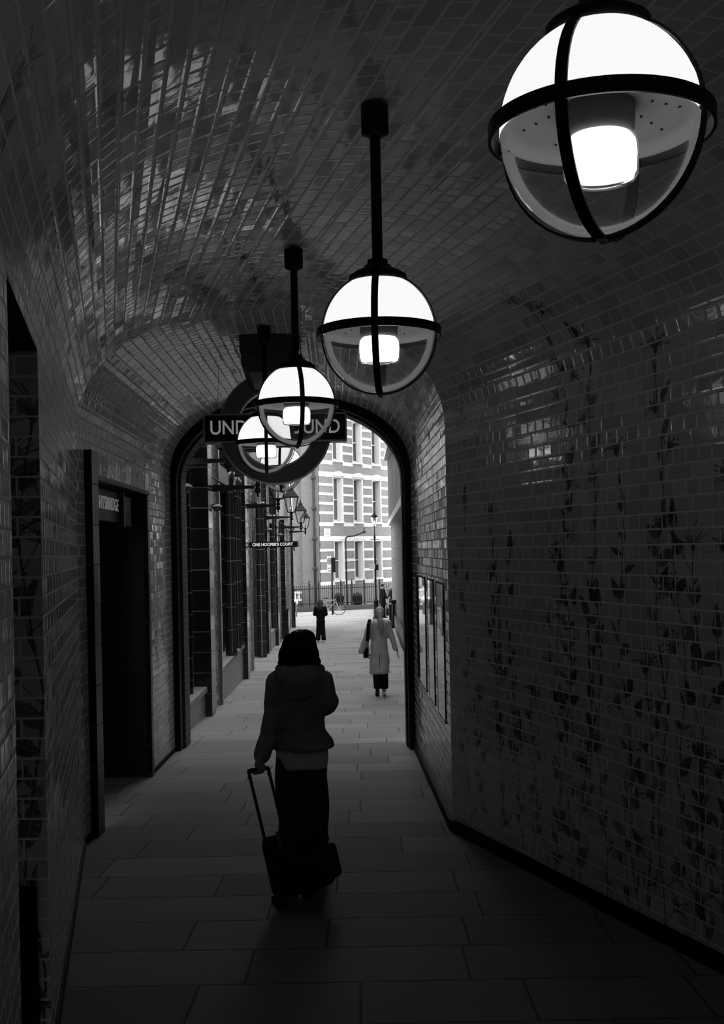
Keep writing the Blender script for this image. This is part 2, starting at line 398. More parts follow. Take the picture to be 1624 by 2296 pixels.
M_stone = plain('white_stone', 0.52, 0.7, var=0.05, scale=1.5)
M_stoneg = plain('grey_stone', 0.22, 0.7, var=0.1, scale=2)
M_render = plain('grey_render', 0.11, 0.8, var=0.12, scale=1.2)
M_white = plain('white_paint', 0.45, 0.4)
M_win = plain('window_glass', 0.02, 0.12, 0, 0.5); M_win2 = plain('window_glass_with_blind', 0.07, 0.2, 0, 0.5)
M_letter = emis('glow_lettering', 0.7, 0.16)  # slight emission added so the roundel letters read brighter
M_red = plain('roundel_red_enamel', 0.16, 0.3)
M_blue = plain('roundel_blue_enamel', 0.012, 0.3)
M_rim = plain('roundel_steel_rim', 0.35, 0.35, 0.6)
M_hair = plain('dark_hair', 0.006, 0.5, var=.4, scale=60, bump=.003)
M_coat = plain('dark_parka', 0.21, 0.95, var=.15, scale=20)
M_shirt = plain('grey_shirt', 0.6, 0.9)
M_trou = plain('black_cloth', 0.008, 0.95, 0, .03); M_trou2 = plain('black_trousers', 0.045, 0.95)
M_skin = plain('skin', 0.28, 0.55)
M_case = plain('black_luggage_fabric', 0.012, 0.7, var=.2, scale=40, bump=.001)
M_casep = plain('luggage_plastic', 0.02, 0.3)
M_lcoat = plain('light_trench_coat', 0.30, 0.85, var=.1, scale=12)
M_blond = plain('blonde_hair', 0.24, 0.6, var=.3, scale=70, bump=.003)
M_shoe = plain('black_leather', 0.02, 0.4)
M_wshoe = plain('white_trainers', 0.4, 0.6)
M_rubber = plain('rubber', 0.015, 0.8)
M_steel = plain('steel', 0.5, 0.3, 0.9)
M_car = plain('black_car_paint', 0.015, 0.12, 0, 0.8)

# ------------------------------------------------------------------ the setting: floor
ys = [YB, 0, 2, 4, 6, 8, 10, 12, 14, 18, 24, 30, 36, 43.2, 50, 60, 90]
m = MB()
for a, b in zip(ys, ys[1:]):
    m.quad((-9, a, fz(a)), (9, a, fz(a)), (9, b, fz(b)), (-9, b, fz(b)), [(20 - 9, a + 20), (20 + 9, a + 20), (20 + 9, b + 20), (20 - 9, b + 20)])
floor = m.build('floor', M_floor, kind='structure')

# tunnel walls
NOMH = 1.5
def profile(n=28):
    pts = []
    for i in range(n + 1):
        t = PI * i / n; c, s = math.cos(t), math.sin(t); e = 2 / 2.15
        pts.append((math.copysign(abs(c) ** e, c), s ** e))
    L = [0]
    for (a, b), (c, d) in zip(pts, pts[1:]): L.append(L[-1] + math.hypot((c - a) * NOMH, (d - b) * (CROWN - SPRING)))
    return pts, L
PR, PL = profile()
NS = len(PR)
def ring(yl, yr):
    xl, xr = LX(yl), RX(yr); out = []
    for (c, s) in PR:
        q = (1 - c) / 2
        out.append((xr + (xl - xr) * q, yr + (yl - yr) * q, SPRING + (CROWN - SPRING) * s))
    return out
stations = [(YB, YB), (0.4, 0.4), (2.4, 2.4), (4.4, 4.5), (6.4, 6.6), (8.55, 8.81), (11.1, 11.1), (13.7, 13.45)]
half = NS // 2
mr, ml = MB(), MB()
for (a, b), (c, d) in zip(stations, stations[1:]):
    r0, r1 = ring(a, b), ring(c, d)
    for i in range(NS - 1):
        right = i < half
        if right: v0, v1 = SPRING + PL[i], SPRING + PL[i + 1]; u0, u1 = UR(b), UR(d)
        else: v0, v1 = SPRING + PL[-1] - PL[i], SPRING + PL[-1] - PL[i + 1]; u0, u1 = UL(a), UL(c)
        (mr if right else ml).quad(r0[i], r1[i], r1[i + 1], r0[i + 1], [(u0, v0), (u1, v0), (u1, v1), (u0, v1)], False)
ceil = mr.build('ceiling', M_right, kind='structure')
ml.build('ceiling', M_left, kind='structure')
def wallstrip(mb, XF, UF, y0, y1, z0, z1, steps=4):
    for k in range(steps):
        a = y0 + (y1 - y0) * k / steps; b = y0 + (y1 - y0) * (k + 1) / steps
        za = z0 if z0 is not None else fz(a) - .02; zb = z0 if z0 is not None else fz(b) - .02
        mb.quad((XF(a), a, za), (XF(b), b, zb), (XF(b), b, z1), (XF(a), a, z1), [(UF(a), za), (UF(b), zb), (UF(b), z1), (UF(a), z1)])
mb = MB()
for a, b in ((YB, .4), (.4, 8.81), (8.81, 13.45)): wallstrip(mb, RX, UR, a, b, None, SPRING)
mb.build('wall_right', M_right, kind='structure')
AL0, AL1, ALZ = 3.37, 4.6, EYE + .85          # alcove on the left
D0, D1, DZ = 8.95, 11.7, EYE + .62            # station doorway on the left
mb = MB()
wallstrip(mb, LX, UL, YB, .4, None, SPRING); wallstrip(mb, LX, UL, .4, AL0, None, SPRING); wallstrip(mb, LX, UL, AL0, AL1, ALZ, SPRING)
wallstrip(mb, LX, UL, AL1, 8.55, None, SPRING); wallstrip(mb, LX, UL, 8.55, D0, None, SPRING, 1); wallstrip(mb, LX, UL, D0, D1, DZ, SPRING, 1); wallstrip(mb, LX, UL, D1, 13.7, None, SPRING, 1)
mb.build('wall_left', M_left, kind='structure')
# alcove: far jamb facing the camera, back, near jamb, soffit
mb = MB(); xa, xb = LX(AL1), LX(AL0); dp = 0.55
mb.quad((xa, AL1, fz(AL1)), (xa - dp, AL1, fz(AL1)), (xa - dp, AL1, ALZ), (xa, AL1, ALZ), [(0.02, fz(AL1)), (dp, fz(AL1)), (dp, ALZ), (0.02, ALZ)])
mb.quad((xb, AL0, 0), (xb - dp, AL0, 0), (xb - dp, AL0, ALZ), (xb, AL0, ALZ), [(0, 0), (dp, 0), (dp, ALZ), (0, ALZ)])
mb.quad((xa - dp, AL1, fz(AL1)), (xb - dp, AL0, fz(AL0)), (xb - dp, AL0, ALZ), (xa - dp, AL1, ALZ))
mb.build('wall_alcove', M_jamb, kind='structure', normals=False)
MB().hexa([(xa, AL1, ALZ - .0), (xa - dp, AL1, ALZ), (xb - dp, AL0, ALZ), (xb, AL0, ALZ)], [(xa, AL1, ALZ + .02), (xa - dp, AL1, ALZ + .02), (xb - dp, AL0, ALZ + .02), (xb, AL0, ALZ + .02)]).build('trim_1', M_ironm, kind='structure')
vt = empty('vent_box', (xa - .17, AL1 - .02, EYE - 2.05)); tag(vt, 'dark slatted vent box at the foot of the tiled recess at far left', 'vent')
MB().bb(-.165, .13, -.03, .0, 0, .70).build('housing', M_ironm, vt)
for k in range(9): MB().box((-.018, -.035, .05 + k * .07), (.27, .012, .03), Matrix.Rotation(.5, 3, 'X')).build('slat', M_iron, vt)
# unseen wall added behind the camera to keep daylight out
MB().quad((LX(YB) - .5, YB, 0), (RX(YB) + .5, YB, 0), (RX(YB) + .5, YB, CROWN), (LX(YB) - .5, YB, CROWN)).build('wall_back', M_right, kind='structure')
# skirting
def skirt(name, XF, sgn, segs, h=.09, t=.03):
    mb = MB()
    for a, b in segs:
        mb.hexa([(XF(a), a, fz(a) - .01), (XF(b), b, fz(b) - .01), (XF(b) + sgn * t, b, fz(b) - .01), (XF(a) + sgn * t, a, fz(a) - .01)],
                [(XF(a), a, fz(a) + h), (XF(b), b, fz(b) + h), (XF(b) + sgn * t, b, fz(b) + h), (XF(a) + sgn * t, a, fz(a) + h)])
    mb.build(name, M_ironm, kind='structure')
skirt('baseboard_right', RX, -1, [(.4, 8.81), (8.81, 13.3)])
skirt('baseboard_left', LX, 1, [(.4, AL0), (AL1, 8.55), (8.55, D0 - .1), (D1 + .2, 13.5)], h=.05, t=.015)

# arch at the far mouth
def archpts(off, ycorr=0, n=40):
    xl, xr = LX(13.7) + off, RX(13.45) - off; out = [(xr, 13.45 + ycorr, fz(13.5))]
    out.append((xr, 13.45 + ycorr, SPRING - .1))
    for i in range(1, n):
        t = PI * i / n; c, s = math.cos(t), math.sin(t); e = 2 / 2.1; c2 = math.copysign(abs(c) ** e, c); s2 = s ** e; q = (1 - c2) / 2
        out.append((xr + (xl - xr) * q, 13.45 + .25 * q + ycorr, SPRING - .1 + (CROWN - off - .01 - SPRING + .1) * s2))
    out += [(xl, 13.7 + ycorr, SPRING - .1), (xl, 13.7 + ycorr, fz(13.7))]
    return out
def archband(name, o0, o1, y0, y1, mat):
    A, B, C, D = archpts(o0, y0), archpts(o1, y0), archpts(o1, y1), archpts(o0, y1); mb = MB()
    mb.rings([[Vector(a), Vector(b), Vector(c), Vector(d)] for a, b, c, d in zip(A, B, C, D)], smooth=False); return mb.build(name, mat, kind='structure')
archband('trim_2', -.12, .075, -.10, .12, M_iron)
archband('trim_3', -.12, .10, .12, .5, brick('dark_arch_brick', tile=.05, joint=.03, rough=.5, wob=0))
# wall over the arch outside, closing the passage building
mb = MB(); A = archpts(-.05, .5)
for p, q in zip(A[1:-1], A[2:-1]): mb.quad(p, q, (q[0], q[1], 13), (p[0], p[1], 13))
mb.build('wall_front', M_render, kind='structure', normals=False)

# ------------------------------------------------------------------ station doorway on the left
dr = empty('door_1', (LX(D0), D0, fz(D0))); dr['kind'] = 'structure'
dl = lambda p: Vector(p) - Vector(dr.location)
def dbox(name, bot, top, mat, bev=0): return MB().hexa([dl(p) for p in bot], [dl(p) for p in top]).build(name, mat, dr, bevel=bev)
def lwbox(name, y0, y1, z0, z1, off0, off1, mat, par=None, kind=None, bev=0):       # box following the left wall
    pts = lambda z: [(LX(y0) + off0, y0, z if z is not None else fz(y0) - .02), (LX(y1) + off0, y1, z if z is not None else fz(y1) - .02), (LX(y1) + off1, y1, z if z is not None else fz(y1) - .02), (LX(y0) + off1, y0, z if z is not None else fz(y0) - .02)]
    if par is dr: return dbox(name, pts(z0), pts(z1), mat, bev)
    o = MB().hexa(pts(z0), pts(z1)).build(name, mat, par, kind, bev); return o
T1 = EYE + .84
M_jt = brick('black_jamb_tile', ch=0.32, hw=0.9, bond='half', tile=0.012, joint=0.08, rough=0.3, tilt=0.03, var=0.3, wob=0.001, spec=.12)
lwbox('jamb', D0 - .14, D0 + .10, None, T1, -.02, .06, M_jt, dr)
lwbox('jamb', D1 - .02, D1 + .10, None, T1 - .0, -.02, .03, M_jt, dr)
M_arch = brick('black_architrave_tile', ch=.6, hw=.28, bond='half', tile=.05, joint=.02, rough=.12, wob=.004, var=.3, tilt=.06)
lwbox('architrave', D0 + .10, D1 - .02, EYE + .66, T1, -.02, .05, M_arch, dr)
lwbox('lintel_lip', D0 + .12, D1 - .02, EYE + .62, EYE + .66, -.1, .056, M_iron, dr)
lwbox('soffit', D0 + .0, D1, EYE + .61, EYE + .63, -1.9, -.0, M_ironm, dr)
mb = MB(); xd = LX(D1)
mb.quad(dl((xd, D1, fz(D1) - .02)), dl((xd - 1.9, D1, fz(D1) - .02)), dl((xd - 1.9, D1, EYE + .62)), dl((xd, D1, EYE + .62)))
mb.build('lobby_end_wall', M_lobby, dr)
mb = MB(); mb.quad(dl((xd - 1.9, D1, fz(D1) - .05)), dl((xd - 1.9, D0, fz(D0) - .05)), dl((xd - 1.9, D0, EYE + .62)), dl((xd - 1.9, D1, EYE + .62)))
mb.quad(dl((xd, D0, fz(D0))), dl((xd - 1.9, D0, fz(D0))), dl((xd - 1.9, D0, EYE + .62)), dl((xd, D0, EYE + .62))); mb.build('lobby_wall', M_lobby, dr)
sg = empty('station_sign', (LX(9.7) - .075, 9.7, EYE + .31)); tag(sg, 'dark illuminated fascia sign reading KNIGHTSBRIDGE under the doorway head', 'sign')
ang = math.atan2(13.7 - 8.55, LX(13.7) - LX(8.55)) # direction along wall
sg.rotation_euler = (0, 0, ang)
MB().bb(-.55, .98, 0, .08, 0, .29).build('sign_panel', plain('sign_face', .035, .4), sg, bevel=.008)
MB().bb(1.03, 1.55, -.01, .08, -.03, .27).build('end_panel', plain('sign_end', .06, .3), sg, bevel=.008)
MB().bb(.98, 1.03, -.04, .1, -.05, .33).build('divider', M_iron, sg)
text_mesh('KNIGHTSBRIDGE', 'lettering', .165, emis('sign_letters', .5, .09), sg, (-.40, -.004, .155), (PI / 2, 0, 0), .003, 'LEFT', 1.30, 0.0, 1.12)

# glazed poster panels in the right wall
def wy(u, v): a, t = un(u, v); return min(range(8810, 13450, 10), key=lambda q: abs(RX(q / 1000) - a * q / 1000)) / 1000
edges = [(997.6, 982), (974.7, 962.5), (956.4, 937.5)]
lbl = ['nearest of the three tall glass panels in the right wall', 'middle of the three tall glass panels in the right wall', 'farthest of the three tall glass panels in the right wall']
for (ua, ub), lb in zip(edges, lbl):
    ya, yb = wy(ua, 1450), wy(ub, 1450)
    wp = empty('glass_panel', (RX(ya), ya, EYE - 1.43)); tag(wp, lb + ', mirroring the street', 'glass panel', 'glazed panels in the right wall')
    q = lambda y, z, o: Vector((RX(y) + o, y, EYE + z)) - Vector(wp.location)
    zb_, zt_ = -1.43, -.30
    MB().hexa([q(ya, zb_, -.006), q(yb, zb_, -.006), q(yb, zb_, .05), q(ya, zb_, .05)], [q(ya, zt_, -.006), q(yb, zt_, -.006), q(yb, zt_, .05), q(ya, zt_, .05)]).build('pane', M_poster, wp)
    mb = MB(); w = .012
    for (a, b, c, d) in ((ya, ya + w, zb_, zt_), (yb - w, yb, zb_, zt_), (ya, yb, zb_ - .02, zb_), (ya, yb, zt_, zt_ + .02)):
        mb.hexa([q(a, c, -.008), q(b, c, -.008), q(b, c, .02), q(a, c, .02)], [q(a, d, -.008), q(b, d, -.008), q(b, d, .02), q(a, d, .02)])
    mb.build('frame', M_iron, wp)

# ------------------------------------------------------------------ globe pendant lamps
R = .235; KZ = 1.06
def globe_lamp():
    root = empty('globe_lamp')
    up = [(R * math.cos(a), R * KZ * math.sin(a)) for a in [i * PI / 2 * .86 / 16 for i in range(17)]]
    MB().lathe(up, 48, cap=False).build('opal_dome', M_opal, root)
    lo = [(max(R * .992 * math.cos(a), 1e-4), -R * KZ * math.sin(a)) for a in [i * PI / 2 / 20 for i in range(21)]]
    MB().lathe(lo, 48, cap=False).build('glass_bowl', M_glass, root)
    dish = [(R * .999, -.006), (R * .95, .010), (.12, .05), (.078, .055)]
    d = MB().lathe(dish, 48, cap=False).build('reflector', M_dish, root)
    h0 = MB().lathe([(.0035, -.002), (.0035, 0.0)], 8).build('screw_head', M_ironm, d)
    for k in range(24):
        a = (k // 3) * PI / 4 + .2; q = (.12, .15, .18)[k % 3]; hc = h0
        if k: hc = h0.copy(); COL.objects.link(hc)
        hc.location = (math.cos(a) * q, math.sin(a) * q, .05 - (q - .12) / (R * .95 - .12) * .038 - .003)
    MB().lathe([(.082, .055), (.080, .0), (.074, -.02)], 32, cap=False).build('lamp_collar', plain('frosted_collar', .14, .5), root)
    b = MB().lathe([(.05, -.012), (.070, -.018), (.080, -.030), (.083, -.045), (.082, -.100), (.076, -.108), (.05, -.110), (1e-4, -.110)], 32, cap=False).build('lamp_glass', M_bulb, root)
    MB().lathe([(.084, -.025), (.088, -.045), (.087, -.108), (.08, -.12), (1e-4, -.122)], 32, cap=False).build('outer_lens', glass('lens_glass', .05, 1.3), root)
    ro = .262; MB().lathe([(ro, -.018), (ro, .018), (ro - .008, .018), (ro - .008, -.018), (ro, -.018)], 64, cap=False, smooth=False).build('equator_band', M_iron, root)
    for k in range(4): a = k * PI / 2; MB().box(((R + .012) * math.cos(a), (R + .012) * math.sin(a), 0), (.03, .012, .01), Matrix.Rotation(a, 3, 'Z')).build('standoff', M_iron, root)
    for k in range(4):
        a = k * PI / 2; pts = []
        for i in range(25):
            th = -PI / 2 + (PI * .5 + PI / 2 * .80) * i / 24; rr = R + .007
            pts.append((rr * math.cos(th), 0, rr * KZ * math.sin(th)))
        o = MB().strap(pts, .028, .006, (0, 1, 0)).build('rib', M_iron, root); o.rotation_euler = (0, 0, a)
        s_ = MB().cyl((R * math.cos(1.22) + .012, 0, R * KZ * math.sin(1.22) + .004), (R * math.cos(1.22) + .018, 0, R * KZ * math.sin(1.22) + .012), .005, n=8).build('screw', M_steel, o)
    MB().lathe([(1e-4, -R * KZ - .022), (.008, -R * KZ - .02), (.014, -R * KZ - .010), (.012, -R * KZ + .002)], 12).build('bottom_finial', M_steel, root)
    z0 = R * KZ * .90
    MB().lathe([(.118, z0 - .012), (.124, z0), (.122, z0 + .018), (.108, z0 + .024), (.098, z0 + .034), (.066, z0 + .046), (.056, z0 + .06), (.044, z0 + .066), (.042, z0 + .085), (.024, z0 + .09)], 40).build('cap', M_iron, root)
    MB().cyl((0, 0, z0 + .085), (0, 0, .95), .0225, n=20).build('rod', M_iron, root)
    MB().lathe([(.034, .70), (.042, .71), (.058, .715), (.058, .83), (.05, .835)], 24).build('ceiling_rose', M_iron, root)
    return root
lamp0 = globe_lamp()
lamps = [((1346, 290), 2.61, -32, 'nearest and largest lit globe pendant lamp, cut by the upper right corner'), ((850, 748), 4.7, -5, 'second lit globe pendant lamp, hanging at centre from a long black rod'),
         ((665, 908), 6.9, 12, 'third lit globe pendant lamp, in front of the right half of the roundel sign'), ((597, 994), 9.3, 5, 'fourth lit globe pendant lamp, in front of the left half of the roundel sign'),
         ((631, 1050), 12.2, 0, 'farthest globe pendant lamp, mostly hidden behind the roundel sign'),
         (None, 0.45, 10, 'unseen globe pendant lamp added overhead to brighten the near walls'), (None, -1.75, 0, 'unseen globe pendant lamp added behind the viewpoint to brighten the near walls')]  # last two: unseen lamps continuing the row, added to light the near walls
for i, (uv_, y, rz, lb) in enumerate(lamps):
    o = lamp0 if i == 0 else copy_tree(lamp0)
    o.location = P(uv_[0], uv_[1], y) if uv_ else Vector((1.05 if y > 0 else 1.45, y, lamp0.location.z)); o.rotation_euler = (0, 0, math.radians(rz - 90)); tag(o, lb, 'lamp', 'globe pendant lamps along the passage')
    # rod and rose reach the vault
    hgt = CROWN - .02 - o.location.z
    for ch in [c for c in COL.objects if c.parent == o]:
        if ch.name.startswith('ceiling_rose'): ch.location.z = hgt - .83
# ------------------------------------------------------------------ roundel sign
YR = 10.8
c0 = P(618, 961, YR)
rd = empty('roundel_sign', c0, math.radians(3)); tag(rd, 'round transport roundel with a cross bar reading UNDERGROUND hanging under the vault', 'sign')
def annulus(r0, r1, y0, y1, n=72):
    m = MB(); rs = []
    for k in range(n):
        a = 2 * PI * k / n; c, s = math.cos(a), math.sin(a)
        rs.append([Vector((r0 * c, y0, r0 * s)), Vector((r1 * c, y0, r1 * s)), Vector((r1 * c, y1, r1 * s)), Vector((r0 * c, y1, r0 * s))])
    rs.append(rs[0]); return m.rings(rs, smooth=False, caps=False)
RO, RI = .545, .365
annulus(RI + .012, RO - .012, -.055, .055).build('ring', M_red, rd)
annulus(RO - .014, RO, -.06, .06).build('outer_rim', M_rim, rd); annulus(RI, RI + .014, -.06, .06).build('inner_rim', M_rim, rd)
BH, BW = .125, .675
b_ = MB().bb(-BW, BW, -.085, .085, -BH, BH).build('bar', M_blue, rd, bevel=.004)
mb = MB()
for z in (-BH - .006, BH + .006): mb.bb(-BW - .012, BW + .012, -.09, .09, z - .008, z + .008)
for x in (-BW - .006, BW + .006): mb.bb(x - .008, x + .008, -.09, .09, -BH, BH)
mb.build('bar_frame', M_rim, rd)
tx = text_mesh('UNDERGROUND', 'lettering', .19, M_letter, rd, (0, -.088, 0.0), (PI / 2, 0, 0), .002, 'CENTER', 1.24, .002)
for x in (-BW + .12, BW - .06):
    mb = MB(); mb.tube([(x + .03 * math.cos(a), 0, BH + .03 + .03 * math.sin(a)) for a in [i * PI / 4 for i in range(8)]], .006, 8, closed=True); mb.build('eyelet', M_iron, rd)
    MB().cyl((x, 0, BH + .06), (x + .02, .0, .62), .0022, n=6).build('wire', M_iron, rd)
cb = P(618, 805, YR); zc = cb.z - c0.z
M_mount = plain('mount_grey', .06, .5); zt_ = CROWN - c0.z; z1_ = EYE + 1.74 - c0.z; z0_ = EYE + 1.555 - c0.z
MB().bb(-.27, .24, -1.18, .08, z1_, zt_).build('upper_box', M_mount, rd, bevel=.004)
mb = MB(); mb.prism([(-.26, z1_), (-.26, z0_ + .07), (-.19, z0_), (.16, z0_), (.23, z0_ + .07), (.23, z1_)], (0, -1.15, 0), (1, 0, 0), (0, 0, 1), (0, 1, 0), 1.2)
mb.build('mounting_box', M_mount, rd, bevel=.006)

# ------------------------------------------------------------------ left building with black pilasters, piers and shop windows
BXP = [(13.7, -2.42), (19.3, -2.50), (25.2, -2.68), (35, -3.05), (51.5, -3.33), (56, -3.42)]
def BX(y): return interp(BXP, y)
lb = empty('station_building', (BX(14), 14.0, fz(14))); tag(lb, 'long glazed brick building with black tiled pilasters along the left of the alley', 'building')
LO = Vector(lb.location)
def bbx(name, y0, y1, z0, z1, o0, o1, mat, par=lb, bev=0):
    zz = lambda y, z: (fz(y) - .02 if z is None else z)
    pts = lambda z: [Vector((BX(y0) + o0, y0, zz(y0, z))) - LO, Vector((BX(y1) + o0, y1, zz(y1, z))) - LO, Vector((BX(y1) + o1, y1, zz(y1, z))) - LO, Vector((BX(y0) + o1, y0, zz(y0, z))) - LO]
    return MB().hexa(pts(z0), pts(z1)).build(name, mat, par, None, bev)
BT = 11.0
bbx('upper_wall', 13.96, 27.4, 4.7, BT, -.5, -.05, M_pier); bbx('upper_wall', 27.4, 52, 4.4, BT, -.5, -.05, M_pier)
bbx('parapet', 13.96, 52.1, BT, BT + .2, -.5, .1, M_stoneg)
def pilaster(y0, y1, proj=.10, z1=4.7): 
    p = bbx('pilaster', y0, y1, None, z1, -.38, proj, M_blackp); return p
def pier(y0, y1): 
    bbx('brick_pier', y0, y1, None, 4.7, -.3, .02, M_pier)
    bbx('pier_edge', y1 - .12, y1 - .0, None, 4.7, -.25, .06, M_pier)
def window(y0, y1, sill, top, nx, nz, dark=M_win, bars=True):
    w = bbx('window', y0, y1, sill, top, -.34, -.30, dark)
    W0 = Vector((0, 0, 0)); mb = MB()
    for i in range(nx + 1):
        y = y0 + (y1 - y0) * i / nx
        a = Vector((BX(y) - .26, y, sill)) - LO; mb.box((a.x, a.y, (sill + top) / 2 - LO.z), (.03, .035, top - sill))
    for j in range(nz + 1):
        z = sill + (top - sill) * j / nz
        a = Vector((BX(y0) - .26, y0, z)) - LO; b = Vector((BX(y1) - .26, y1, z)) - LO; mb.tube([a, b], .016, 6)
    mb.build('window_bars', M_blackp if not bars else M_iron, w)
    bbx('plinth', y0, y1, None, sill - .08, -.4, -.0, M_plinth)
    bbx('sill', y0, y1, sill - .08, sill, -.42, .035, M_stoneg)
    bbx('lintel', y0, y1, top, top + .3, -.4, .0, M_stoneg)
    if top + .3 < 4.4: bbx('upper_window', y0, y1, top + .3, 4.7, -.34, -.30, M_win); bbx('upper_mullion', (y0 + y1) / 2, (y0 + y1) / 2 + .08, top + .3, 4.7, -.3, -.22, M_stone)
def column(y, r, z0, z1, off=-.02):
    c = Vector((BX(y) + off, y, 0)) - LO; z0 = fz(y) - .02 if z0 is None else z0
    mb = MB(); mb.lathe([(r * 1.2, z0), (r * 1.2, z0 + .08), (r, z0 + .12), (r, z1 - .2), (r * 1.15, z1 - .15), (r * 1.25, z1)], 24, (c.x, c.y, -LO.z))
    o = mb.build('column', M_blackc, lb); 
    rg = MB(); z = z0 + .5
    while z < z1 - .3: rg.lathe([(r + .004, z - .006), (r + .004, z + .006)], 24, (c.x, c.y, -LO.z)); z += .45
    rg.build('joint_ring', M_stoneg, o)
M_blackc = plain('black_glazed_column', .02, .13, 0, .6)
# bay A
window(14.0, 17.25, -.15, 4.4, 2, 1, M_black)
for y in (14.55, 15.5, 16.35): bbx('mullion', y, y + .10, -.15, 4.4, -.24, -.06, M_blackp)
M_highlight = plain('edge_highlight', .10, .18, 0, .8)  # pale strips that paint vertical glossy highlights onto mullions and pier
for y in (14.55, 15.5): bbx('highlight_strip', y, y + .09, -.15, 4.4, -.1, .0, M_highlight)
pilaster(17.3, 17.75); pier(17.75, 19.3); bbx('highlight_strip', 18.15, 18.3, None, 4.7, -.1, .045, M_highlight); bbx('highlight_strip', 19.05, 19.18, None, 4.7, -.1, .07, M_highlight)
window(19.3, 24.55, -.1, 3.2, 9, 7)
column(21.9, .10, -.1, 3.5); column(23.5, .07, -.1, 3.5); column(24.2, .06, -.1, 3.5)
pilaster(24.6, 25.2); pier(25.2, 27.4)
# entrance recess
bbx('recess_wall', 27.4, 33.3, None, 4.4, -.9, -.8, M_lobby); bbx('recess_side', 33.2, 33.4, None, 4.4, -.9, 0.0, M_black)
column(32.9, .12, None, 3.4, -.03); column(27.9, .1, None, 3.4, -.08)
bbx('recess_door', 29, 31, None, 1.6, -.8, -.76, M_win)
bbx('brick_pier', 33.4, 34.6, None, 4.4, -.3, -.05, M_black); pilaster(34.6, 35.0); pier(35, 36.4)
window(36.4, 39.7, -.75, 2.9, 5, 6); column(38.9, .1, -.75, 3.2)
pilaster(39.8, 40.5); pier(40.5, 42.4)
bbx('brick_pier', 42.4, 44.4, None, 4.4, -.3, -.1, M_black); pilaster(44.3, 44.9, .14, 3.2); bbx('pilaster_base', 44.2, 45.0, None, -.35, -.1, .24, M_black)
pier(45, 47); window(47, 49.8, -.7, 2.9, 4, 6); pier(49.8, 51.0); pilaster(51.0, 51.5, .16, 3.3); bbx('pilaster_base', 50.9, 51.6, None, -.4, -.1, .22, M_black)
bbx('end_wall', 51.5, 51.9, None, BT, -3, 0, M_render)
# small wall lights
for i, (u, v, y, lab) in enumerate([(390, 1093, 14.7, 'small pale hooded wall light on the first black window bay past the arch'), (478, 1137, 18.2, 'small pale hooded wall light on the glazed pier under the second lantern bracket'), (600, 1188, 35.6, 'small pale hooded wall light above the end of the court sign'), (628, 1199, 41.5, 'farthest small pale hooded wall light, beyond the court sign')]):
    p = P(u, v, y); w = empty('wall_light', (BX(y) + .03, y, p.z)); tag(w, lab, 'wall light', 'small hooded lights on the alley wall')
    MB().lathe([(.0001, .05), (.04, .045), (.085, .015), (.09, 0), (.08, -.005)], 20, (.1, 0, 0)).build('hood', M_stoneg, w)
    MB().lathe([(.065, 0), (.06, -.05), (.025, -.075), (.0001, -.08)], 20, (.1, 0, 0)).build('lens', M_mirror, w)
    MB().bb(-.06, .12, -.03, .03, -.02, .05).build('bracket', M_iron, w)
# lanterns on brackets
def wall_lantern():
    r = empty('wall_lantern'); L = .80
    MB().bb(-.03, .02, -.04, .04, -.30, .22).build('wall_plate', M_iron, r)
    mb = MB(); mb.rings([[Vector((0, -.022, -.06)), Vector((0, .022, -.06)), Vector((0, .022, .06)), Vector((0, -.022, .06))], [Vector((L - .05, -.015, -.012)), Vector((L - .05, .015, -.012)), Vector((L - .05, .015, .03)), Vector((L - .05, -.015, .03))]], smooth=False)
    mb.tube([(.02, 0, .2), (.12, 0, .13), (.25, 0, .05)], .012, 8); mb.build('bracket', M_iron, r)
    MB().lathe([(.0001, -.16), (.02, -.14), (.012, -.11), (.045, -.08), (.05, -.03), (.03, .0), (.05, .04), (.028, .08), (.05, .14), (.12, .16)], 16, (L, 0, 0)).build('lantern_base', M_iron, r)
    b, t, z0, z1 = .11, .21, .16, .62; fr = MB()
    cs = [(-1, -1), (1, -1), (1, 1), (-1, 1)]
    for i in range(4):
        a, c = cs[i], cs[(i + 1) % 4]
        fr.tube([(L + a[0] * b, a[1] * b, z0), (L + a[0] * t, a[1] * t, z1)], .010, 6)
        fr.tube([(L + a[0] * b, a[1] * b, z0), (L + c[0] * b, c[1] * b, z0)], .012, 6); fr.tube([(L + a[0] * t, a[1] * t, z1), (L + c[0] * t, c[1] * t, z1)], .016, 6)
        g = MB(); g.quad((L + a[0] * b, a[1] * b, z0), (L + c[0] * b, c[1] * b, z0), (L + c[0] * t, c[1] * t, z1), (L + a[0] * t, a[1] * t, z1)); g.build('glass_pane', M_pane, r)
    fr.tube([(L, 0, z0), (L, 0, z0 + .2)], .012, 8); fr.build('lantern_frame', M_iron, r)
    rf = MB(); q = .235; rf.rings([[Vector((L + x * q, y * q, z1)) for x, y in cs], [Vector((L + x * .075, y * .075, z1 + .22)) for x, y in cs], [Vector((L + x * .07, y * .07, z1 + .27)) for x, y in cs], [Vector((L + x * .02, y * .02, z1 + .31)) for x, y in cs]], smooth=False)
    rf.build('roof', M_iron, r)
    MB().lathe([(.02, z1 + .3), (.035, z1 + .33), (.012, z1 + .37), (.02, z1 + .39), (.0001, z1 + .44)], 12, (L, 0, 0)).build('finial', M_iron, r)
    return r
ln0 = wall_lantern()
